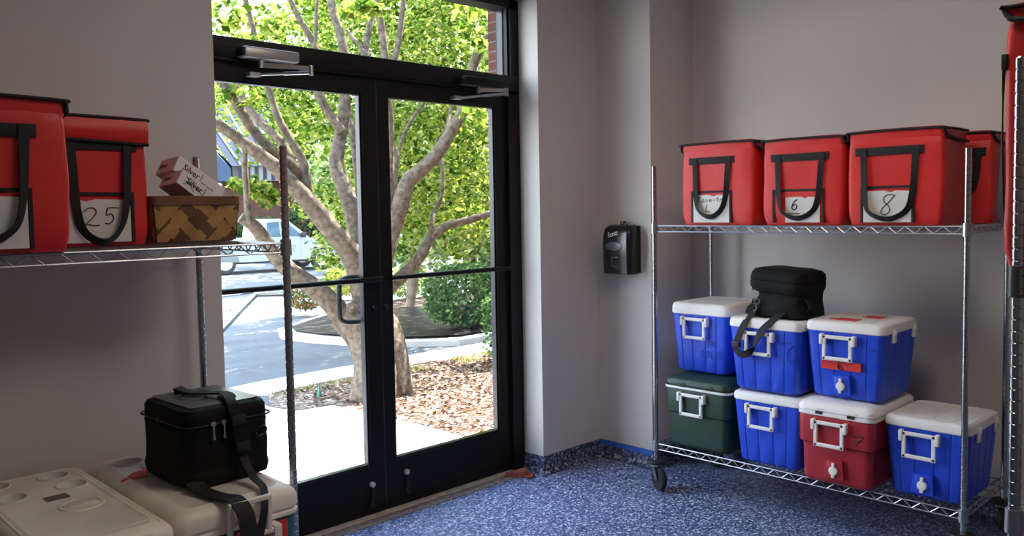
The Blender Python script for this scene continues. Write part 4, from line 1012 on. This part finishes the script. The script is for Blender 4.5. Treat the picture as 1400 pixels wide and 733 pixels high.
for cx in (H2, -H2):
    for yy in (.13, Wt-.13):
        bm = B(); mw = Matrix.Translation((cx, yy, .39)) @ Matrix.Rotation(PI/2, 4, 'X')
        lathe(bm, [(.2, -.11), (.36, -.12), (.39, -.08), (.39, .08), (.36, .12), (.25, .125), (.24, .09)], 28, mw); w = finish('wheel', bm, M['tire'], TR, 40)
        bm = B(); lathe(bm, [(.25, .0), (.245, .115), (.20, .09), (.10, .10), (.09, .125), (.03, .13)], 24, mw); finish('wheel_hub', bm, M['hub'], w, 40)
bm = B(); box(bm, -2.1, 2.1, .08, Wt-.08, .33, .52); finish('underbody', bm, M['tire'], TR, 0)
bm = B(); box(bm, 2.5, 2.72, .03, Wt-.03, .48, .78, .04); finish('front_bumper', bm, M['hub'], TR, 30)
bm = B(); box(bm, .95, 1.1, -.2, -.02, 1.2, 1.38, .03); finish('wing_mirror', bm, M['tire'], TR, 30)
bm = B(); box(bm, .09, .11, -.006, .0, .5, 1.2); box(bm, .96, .975, -.006, .0, .5, 1.2); box(bm, .2, .36, -.02, .0, 1.06, 1.11, .008); finish('door_seam', bm, M['midgrey'], TR, 0)
for i, (s, z) in enumerate((('MEDICAL', .93), ('CENTER', .80), ('SERVICES', .69))):
    lettering('door_lettering', s, .15 if i < 2 else .10, Matrix.Translation((.18, -.004, z-.08)) @ FRONT, M['midgrey'], TR, bold=.003)
finish('wing_badge', box(B(), 1.2, 1.42, -.006, .0, 1.03, 1.065, .004), M['midgrey'], TR, 0)

# ------------------------------------------------------------------ far building with seamed roof
d = 38.0
pl, pr = U(318, 245, d), U(470, 245, d*1.03); pl.z = pr.z = 0
ex = (pr-pl).normalized(); ang = math.atan2(ex.y, ex.x); Lb = 26.0
BLD = thing('brick_building', 'low brick building with grey ribbed roof beyond the truck', 'building', (pl.x, pl.y, gz(pl.x, pl.y)), ang)
zb = U(400, 246, d).z-BLD.location.z; zt_ = U(400, 226, d).z-BLD.location.z
bm = B(); box(bm, -.6, Lb, 1.2, 12, -.2, zb+.1); finish('brick_wall', bm, M['brick'], BLD, 0)
bm = B(); box(bm, -.0, Lb, 0, .3, zb, zt_); box(bm, 0, .3, 0, 10, zb, zt_); finish('fascia', bm, M['fasc'], BLD, 0)
bm = B()
for k in range(70): box(bm, .25+k*.36, .25+k*.36+.16, -.05, .0, zb+.03, zt_-.04)
finish('fascia_rib', bm, M['fdark'], BLD, 0)
bm = B(); prr = [Vector((0, -.15, zt_)), Vector((0, 5.5, zt_+3.4)), Vector((0, 11, zt_))]
loft(bm, [[p+Vector((x+(-2.5 if (i == 1 and x == 0) else 0), 0, 0)) for i, p in enumerate(prr)] for x in (0, Lb)], True, True)
finish('roof', bm, M['roofm'], BLD, 0)
bm = B()
for k in range(60): x = .4+k*.42; tube(bm, [(x, -.15, zt_+.03), (x-2.5*max(0, 1-x/6), 5.5, zt_+3.43)], .06, 4)
finish('roof_seam', bm, M['fasc'], BLD, 0)
bm = B(); loft(bm, [[Vector((-.9, -.0, zb)), Vector((-.9, 0, zt_+.85)), Vector((-.05, .0, zt_-.1)), Vector((-.05, .0, zb))], [Vector((-.9, 4, zb)), Vector((-.9, 4, zt_+.85)), Vector((-.05, 4, zt_-.1)), Vector((-.05, 4, zb))]])
finish('gable_wing', bm, M['blueg'], BLD, 0)
bm = B(); box(bm, 3.9, 4.6, 1.05, 1.3, -.2, zb*.6); finish('doorway', bm, M['midgrey'], BLD, 0)
bm = B(); box(bm, 4.7, 6.2, 1.05, 1.3, -.2, zb*.72); finish('window_panel', bm, M['midgrey'], BLD, 0)

# ------------------------------------------------------------------ light
w = bpy.data.worlds.new('sky'); scn.world = w; w.use_nodes = True; nt = w.node_tree
bg = nt.nodes['Background']; bg.inputs['Strength'].default_value = 10.5
tc = nd(nt, 'ShaderNodeTexCoord'); sp = nd(nt, 'ShaderNodeSeparateXYZ'); rp = nd(nt, 'ShaderNodeValToRGB')
rp.color_ramp.elements[0].position = .0; rp.color_ramp.elements[0].color = (.92, .97, 1, 1); rp.color_ramp.elements[1].position = .7; rp.color_ramp.elements[1].color = (.50, .68, 1, 1)
nt.links.new(tc.outputs['Generated'], sp.inputs[0]); nt.links.new(sp.outputs['Z'], rp.inputs['Fac']); nt.links.new(rp.outputs['Color'], bg.inputs['Color'])
def sun(dir_to, e, col, ang):
    l = bpy.data.lights.new('sun', 'SUN'); l.energy = e; l.color = col; l.angle = math.radians(ang); o = bpy.data.objects.new('sun', l); COL.objects.link(o)
    o.rotation_euler = Vector(dir_to).to_track_quat('Z', 'Y').to_euler(); return o
sun((.80, .04, 1.0), 38.0, (1, .95, .87), .6)
def area(name, loc, rot, sx, sy, e, col, portal=False):
    l = bpy.data.lights.new(name, 'AREA'); l.shape = 'RECTANGLE'; l.size = sx; l.size_y = sy; l.energy = e; l.color = col
    o = bpy.data.objects.new(name, l); COL.objects.link(o); o.location = loc; o.rotation_euler = rot
    if portal: l.cycles.is_portal = True
    return o
area('ceiling_light_near', (-.35, -2.25, CH-.02), (0, 0, 0), 1.2, .6, 26, (1, .86, .72))
area('ceiling_light_far', (-3.0, -4.6, CH-.02), (0, 0, 0), 1.2, .6, 11, (1, .84, .68))
area('door_portal', (.03, .12, 1.32), (-PI/2, 0, 0), 1.9, 2.64, 1, (1, 1, 1), True)

scn.view_settings.view_transform = 'Standard'; scn.view_settings.look = 'None'; scn.view_settings.exposure = 0; scn.view_settings.gamma = 1
cy = scn.cycles
cy.max_bounces = 10; cy.diffuse_bounces = 5; cy.glossy_bounces = 4; cy.transmission_bounces = 6; cy.transparent_max_bounces = 12; cy.sample_clamp_indirect = 4; cy.use_denoising = True
